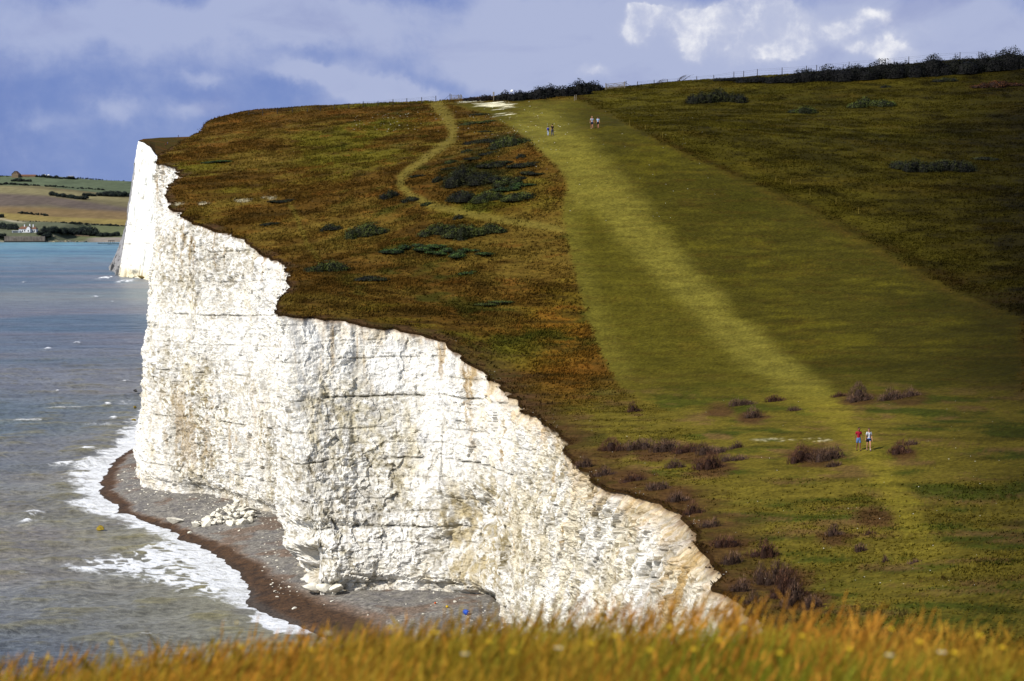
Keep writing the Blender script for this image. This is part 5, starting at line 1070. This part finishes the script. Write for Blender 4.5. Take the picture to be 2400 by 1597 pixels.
for x_, y_, z_ in ((-9.5,-1.03,1.7),(-6.5,-1.03,1.7),(-3.8,-1.03,2.2),(1.2,-3.53,2.0),(6,-.53,1.8),(8,-.53,1.9)): MB().box((x_,y_,z_), (1.3,.1,1.9)).build('window', pane, h_)
P2 = fhit(38/K, 546/K); g2 = thing('glass_porch', (P2[0],P2[1],P2[2]-.2), 'low pale lean-to left of the white cottages', 'outbuilding'); MB().box((0,1.5,1.3), (10,3,2.6)).build('wall', simple('pale_panel', lin(186,196,206)*.6, .5, .15, .5), g2); MB().box((0,1.5,2.7), (10.6,3.6,.2)).build('roof', cot, g2); MB().box((-1,-.03,1.2), (6,.1,1.2)).build('window', pane, g2)
Pw = atz(60/K, 567/K, 0.3); wl = thing('sea_wall', (-579,2032,0), 'long weathered stone sea wall below the white cottages', 'wall')
m_ = MB(); m_.box((0,0,3.2), (48,3,7.4)); m_.build('wall_face', stone, wl)
for x_ in range(-22, 24, 3): MB().box((x_,-1.6,2.9), (.4,.3,6.4)).build('pilaster', stone, wl)
MB().box((0,-1.7,.5), (48.4,1.4,1.6)).build('footing', rock_d, wl)
Pb = fhit(35/K, 417/K); bn = thing('barn', (Pb[0],Pb[1],Pb[2]-.5), 'old flint barn with a pointed gable on the far hilltop', 'barn')
MB().box((0,8,3), (11.5,16,8)).build('wall', stone2, bn); m_ = MB(); m_.poly([(-5.75,-.02,7),(5.75,-.02,7),(0,-.02,12)]); m_.build('gable', stone2, bn)
m_ = MB(); m_.poly([(-6.3,-.6,6.5),(0,-.6,12.3),(0,16.5,12.3),(-6.3,16.5,6.5)]); m_.poly([(6.3,-.6,6.5),(6.3,16.5,6.5),(0,16.5,12.3),(0,-.6,12.3)]); m_.build('roof', tile, bn); MB().box((.3,-.1,8.8), (1.3,.15,1.8)).build('window', pane, bn)
Pl = fhit(63/K, 416/K); lg = thing('long_shed', (Pl[0],Pl[1],Pl[2]-1.5), 'long low roofed shed joined to the hilltop barn', 'shed'); MB().box((0,5,2), (29,8,4)).build('wall', stone2, lg); roof_hip(-15,15,.4,9.6,4.02,6.4,.5,'roof',tile,lg)
for xp, w_, lab in ((110.5,4.2,'left white tent among the trees on the far hilltop'),(119,4.2,'right white tent among the trees on the far hilltop')):
    q_ = fhit(xp/K, 415.2/K); o = thing('white_tent', (q_[0],q_[1]-14,fgz(q_[0],q_[1]-14)+2.6), lab, 'tent', 'white tents on the far hilltop'); roof_hip(-w_/2,w_/2,-1.5,1.5,.6,2.6,.9,'tent_roof',paint_w,o); MB().box((0,0,.2), (w_,2.9,.8)).build('tent_wall', paint_w, o)
q_ = fhit(171/K, 418/K); o = thing('farm_shed', (q_[0],q_[1]-16,fgz(q_[0],q_[1]-16)+1.5), 'low pale grey farm shed at the right end of the skyline wood', 'shed'); MB().box((0,2,1), (9,4,2.4)).build('wall', cot, o); roof_hip(-5,5,-.4,4.4,2.22,3.4,.4,'roof',simple('grey_roof', lin(190,190,196)*.6,.8,.1),o)
q_ = fhit(204.5/K, 553.5/K); o = thing('beach_hut', (q_[0],q_[1],q_[2]-.2), 'dark beach hut with a pale roof in front of the shore wood', 'hut'); MB().box((0,2,1.4), (5,4,2.8)).build('wall', simple('dark_boards', lin(56,60,66)*.5,.9,.2), o); MB().box((0,2,2.95), (6,5,.3)).build('roof', simple('pale_roof', lin(170,182,200)*.7,.7,.1), o)
q_ = fhit(190/K, 556/K); o = tag(MB().bar((-9,0,2.2),(9.5,2,.9),.5,1.1).build('pale_wall', stone2), 'short pale sloping wall left of the beach hut', 'wall'); o.location = q_
random.seed(9)
far_rock = [rock_mesh('shore_rock', 1, s_, 950+i, simple('shore_stone%s' % 'ab'[i], lin(*((150,146,134),(196,184,150))[i])*.55, .95, .3, .5), sub=2) for i, s_ in enumerate(((1,.8,.6),(1.2,.9,.6)))]
for i in range(46):
    u = random.random(); xz = 800+u*640; yz = 1338-random.random()*(70-35*u); P = atz(xz/7.128/K, (380+yz/7.128)/K, 1.0); P[1] = np.clip(2028+(1340-yz)*.35, 2024, 2060); P[0] = ((xz/7.128)-1200)/4000*P[1]; P[2] = max(.4, fgz(P[0], P[1]))+.3
    o = link(bpy.data.objects.new('shore_rock', far_rock[random.random() < .35])); s_ = random.uniform(.9, 2.3); o.location = P; o.scale = (s_*1.3, s_, s_*.8); o.rotation_euler[2] = random.uniform(0, 6.28)
    tag(o, 'grey boulder in the rock bank right of the sea wall', 'rock', 'rock bank right of the sea wall')
for i in range(24):
    xz = 1640+i*17; P = atz(xz/7.128/K, (380+(1372+random.uniform(-6,6)+i*.2)/7.128)/K, 0.0); o = tag(MB().box((0,0,.3),(.55,.55,2.6+random.uniform(-.4,.4)),bev=.06).build('groyne_post', rock_d), 'dark timber post of the groyne standing in the shallows', 'post', 'groyne posts in the shallows'); o.location = P
P = atz(1862/7.128/K, (380+1352/7.128)/K, .0); o = thing('sluice_frame', P, 'dark timber frame on the groyne near the shingle bank', 'frame'); 
for x_ in (-3,-1,1,3): MB().box((x_,0,1.2),(.5,.5,3.4)).build('post', rock_d, o)
MB().box((0,0,2.9),(7.2,.7,.5)).build('beam', rock_d, o)
# ------------------------------------------------------------------ camera, light, sky
cam = bpy.data.cameras.new('camera'); co = link(bpy.data.objects.new('camera', cam))
cam.sensor_width = 36; cam.lens = 60; cam.clip_end = 60000; cam.clip_start = .1
co.location = CAM; co.rotation_euler = (math.pi/2-PITCH, 0, 0)
cam.dof.use_dof = True; cam.dof.focus_distance = 190; cam.dof.aperture_fstop = 3.0
bpy.context.scene.camera = co
SUN = np.array([-.78, -.626, 0])*math.cos(math.radians(43))+np.array([0, 0, math.sin(math.radians(43))])
sl = bpy.data.lights.new('sun', 'SUN'); sl.energy = 5.0; sl.angle = math.radians(.5); sl.color = (1, .955, .88)
sob = link(bpy.data.objects.new('sun', sl)); sob.rotation_euler = Vector(SUN).to_track_quat('Z', 'Y').to_euler(); sob.location = (-200, -120, 250)
W = bpy.data.worlds.new('World'); bpy.context.scene.world = W; W.use_nodes = True
t = W.node_tree; L = t.links.new; bg = t.nodes['Background']
sk = N(t, 'ShaderNodeTexSky', sky_type='NISHITA', sun_disc=False, sun_elevation=math.radians(43), sun_rotation=math.atan2(SUN[0], SUN[1]), air_density=1.0, dust_density=.6, ozone_density=2.0)
tc = N(t, 'ShaderNodeTexCoord'); sep = N(t, 'ShaderNodeSeparateXYZ'); L(tc.outputs['Generated'], sep.inputs[0])
def M(op, a, b=None, c_=None, clamp=False):
    n = N(t, 'ShaderNodeMath', operation=op, use_clamp=clamp)
    for i, v in enumerate((a, b, c_)):
        if v is None: continue
        if isinstance(v, (int, float)): n.inputs[i].default_value = v
        else: L(v, n.inputs[i])
    return n.outputs[0]
def noise(vec, s, det, rough=.55, dist=0.0, off=(0, 0, 0), sc=(1, 1, 1)):
    mp = N(t, 'ShaderNodeMapping'); mp.inputs['Location'].default_value = off; mp.inputs['Scale'].default_value = sc; L(vec, mp.inputs[0])
    n = N(t, 'ShaderNodeTexNoise', i_Scale=s, i_Detail=det, i_Roughness=rough, i_Distortion=dist); L(mp.outputs[0], n.inputs['Vector']); return n.outputs['Fac']
def MR(v, a, b, lo=0.0, hi=1.0, smooth=True):
    n = N(t, 'ShaderNodeMapRange', i_1=a, i_2=b, i_3=lo, i_4=hi); n.interpolation_type = 'SMOOTHSTEP' if smooth else 'LINEAR'; L(v, n.inputs[0]); return n.outputs[0]
def MC(f, a, b):
    n = N(t, 'ShaderNodeMix', data_type='RGBA')
    if isinstance(f, float): n.inputs[0].default_value = f
    else: L(f, n.inputs[0])
    for i, v in ((6, a), (7, b)):
        if isinstance(v, tuple): n.inputs[i].default_value = (*v, 1)
        else: L(v, n.inputs[i])
    return n.outputs[2]
G_ = tc.outputs['Generated']; X_, Y_, Z_ = sep.outputs
def warp(c1, amt, s):
    n = N(t, 'ShaderNodeTexNoise', i_Scale=s, i_Detail=5.0, i_Roughness=.6); L(G_, n.inputs['Vector'])
    return n.outputs['Color']
wc = warp(0, 0, 22.0); ws = N(t, 'ShaderNodeSeparateXYZ'); L(wc, ws.inputs[0])
yq = M('MAXIMUM', Y_, .08)
U = M('ADD', M('DIVIDE', X_, yq), M('MULTIPLY_ADD', ws.outputs[0], .05, -.025)); V = M('ADD', M('DIVIDE', Z_, yq), M('MULTIPLY_ADD', ws.outputs[1], .036, -.018))
front = MR(Y_, .1, .4)
def cl_blob(px, py, rx, ry, a, tilt=0.0):
    r = ray(px, py); u0, v0 = r[0]/r[1], r[2]/r[1]
    du = M('MULTIPLY', M('SUBTRACT', U, u0), F/K/rx); dv = M('MULTIPLY', M('ADD', M('SUBTRACT', V, v0), M('MULTIPLY', M('SUBTRACT', U, u0), tilt)), F/K/ry)
    d = M('ADD', M('MULTIPLY', du, du), M('MULTIPLY', dv, dv)); return M('MULTIPLY', M('EXPONENT', M('MULTIPLY', d, -1)), a)
def total(bl):
    s = None
    for q_ in bl:
        v = cl_blob(*q_); s = v if s is None else M('ADD', s, v)
    return M('MULTIPLY', s, front)
soft = total([(150,70,150,60,.55),(330,60,110,60,.6),(560,40,230,55,.8),(760,60,200,50,.6),(850,205,130,28,1.0,.30),(700,165,90,22,.8,.15),(960,220,70,20,.6,.2),(265,245,55,35,.6),(90,268,60,22,.3),(430,250,60,25,.45),
              (470,170,40,16,.45),(1250,90,300,90,.75),(1700,120,420,110,.8),(2100,90,300,90,.8),(1150,160,140,50,.5),(1480,80,70,70,.6),(1950,70,90,50,.6),(2240,90,140,70,.5)])
hard = total([(1470,85,40,34,.75),(1510,40,60,30,.7),(1630,45,38,24,1.0),(1720,20,70,36,.95),(1800,40,70,34,.6),(1605,95,26,28,.7),(1590,115,40,26,.45),(1745,120,70,40,1.1),(1720,98,35,22,.5),(1350,172,50,20,.75),(1920,68,46,32,.85),(2010,52,60,28,.7),
              (2060,115,80,24,.9),(1800,130,55,28,.5),(1960,110,40,18,.4),(1480,24,30,10,.7),(800,22,28,12,.4),(1835,85,60,30,.35),(1560,60,110,45,.4),(1700,60,140,60,.35),(2130,70,120,60,.3),(900,225,110,26,.35),(690,160,70,20,.3),(265,245,45,28,.12)])
nA = noise(G_, 26.0, 8.0, .6, .35); nB = noise(G_, 9.0, 6.0, .55, .3, (3, 1, 2), (1, 1, 1.8)); nC = noise(G_, 58.0, 6.0, .6, .2, (5, 2, 7))
cov = MR(M('ADD', M('MULTIPLY', soft, .62), M('ADD', M('MULTIPLY', nB, .72), M('MULTIPLY_ADD', nA, .48, M('MULTIPLY', nC, .16)))), .56, 1.06)
lit = MR(M('ADD', M('MULTIPLY', M('MINIMUM', hard, .8), .78), M('ADD', M('MULTIPLY', nA, .85), M('MULTIPLY', nC, .30))), .60, 1.85)
hgtv = MR(V, -.02, .125); left = MR(U, -.31, .05)
blue = MC(hgtv, tuple(lin(120,144,202)*10), tuple(lin(108,130,194)*10))
blue = MC(MR(U, -.24, -.33), blue, tuple(lin(104,128,192)*10))
vis = MC(M('MULTIPLY', front, .93), sk.outputs[0], blue)
greyc = MC(left, tuple(lin(172,183,217)*10), tuple(lin(178,187,217)*10))
base = MC(M('MULTIPLY', cov, .9), vis, greyc)
whit = MC(M('MULTIPLY', MR(lit, .0, .72), M('MULTIPLY_ADD', front, .9, .1)), base, MC(MR(M('ADD', M('MULTIPLY', lit, .55), M('ADD', M('MULTIPLY', nC, .75), M('MULTIPLY', nB, .5))), .72, 1.12), tuple(lin(196,202,224)*10), tuple(lin(247,247,250)*10)))
dk = MR(M('ADD', noise(G_, 13.0, 6.0, .55, .4, (7, 3, 1), (1, 1, 2.2)), M('MULTIPLY', hard, -.12)), .5, .72)
fin = MC(M('MULTIPLY', dk, .36), whit, tuple(lin(126,138,190)*10))
L(fin, bg.inputs['Color']); bg.inputs['Strength'].default_value = .1
sc = bpy.context.scene
sc.view_settings.view_transform = 'Standard'; sc.view_settings.look = 'None'; sc.view_settings.exposure = 0; sc.view_settings.gamma = 1
sc.cycles.max_bounces = 5; sc.cycles.diffuse_bounces = 2; sc.cycles.glossy_bounces = 2; sc.cycles.transparent_max_bounces = 6
try: sc.cycles.use_denoising = True
except Exception: pass
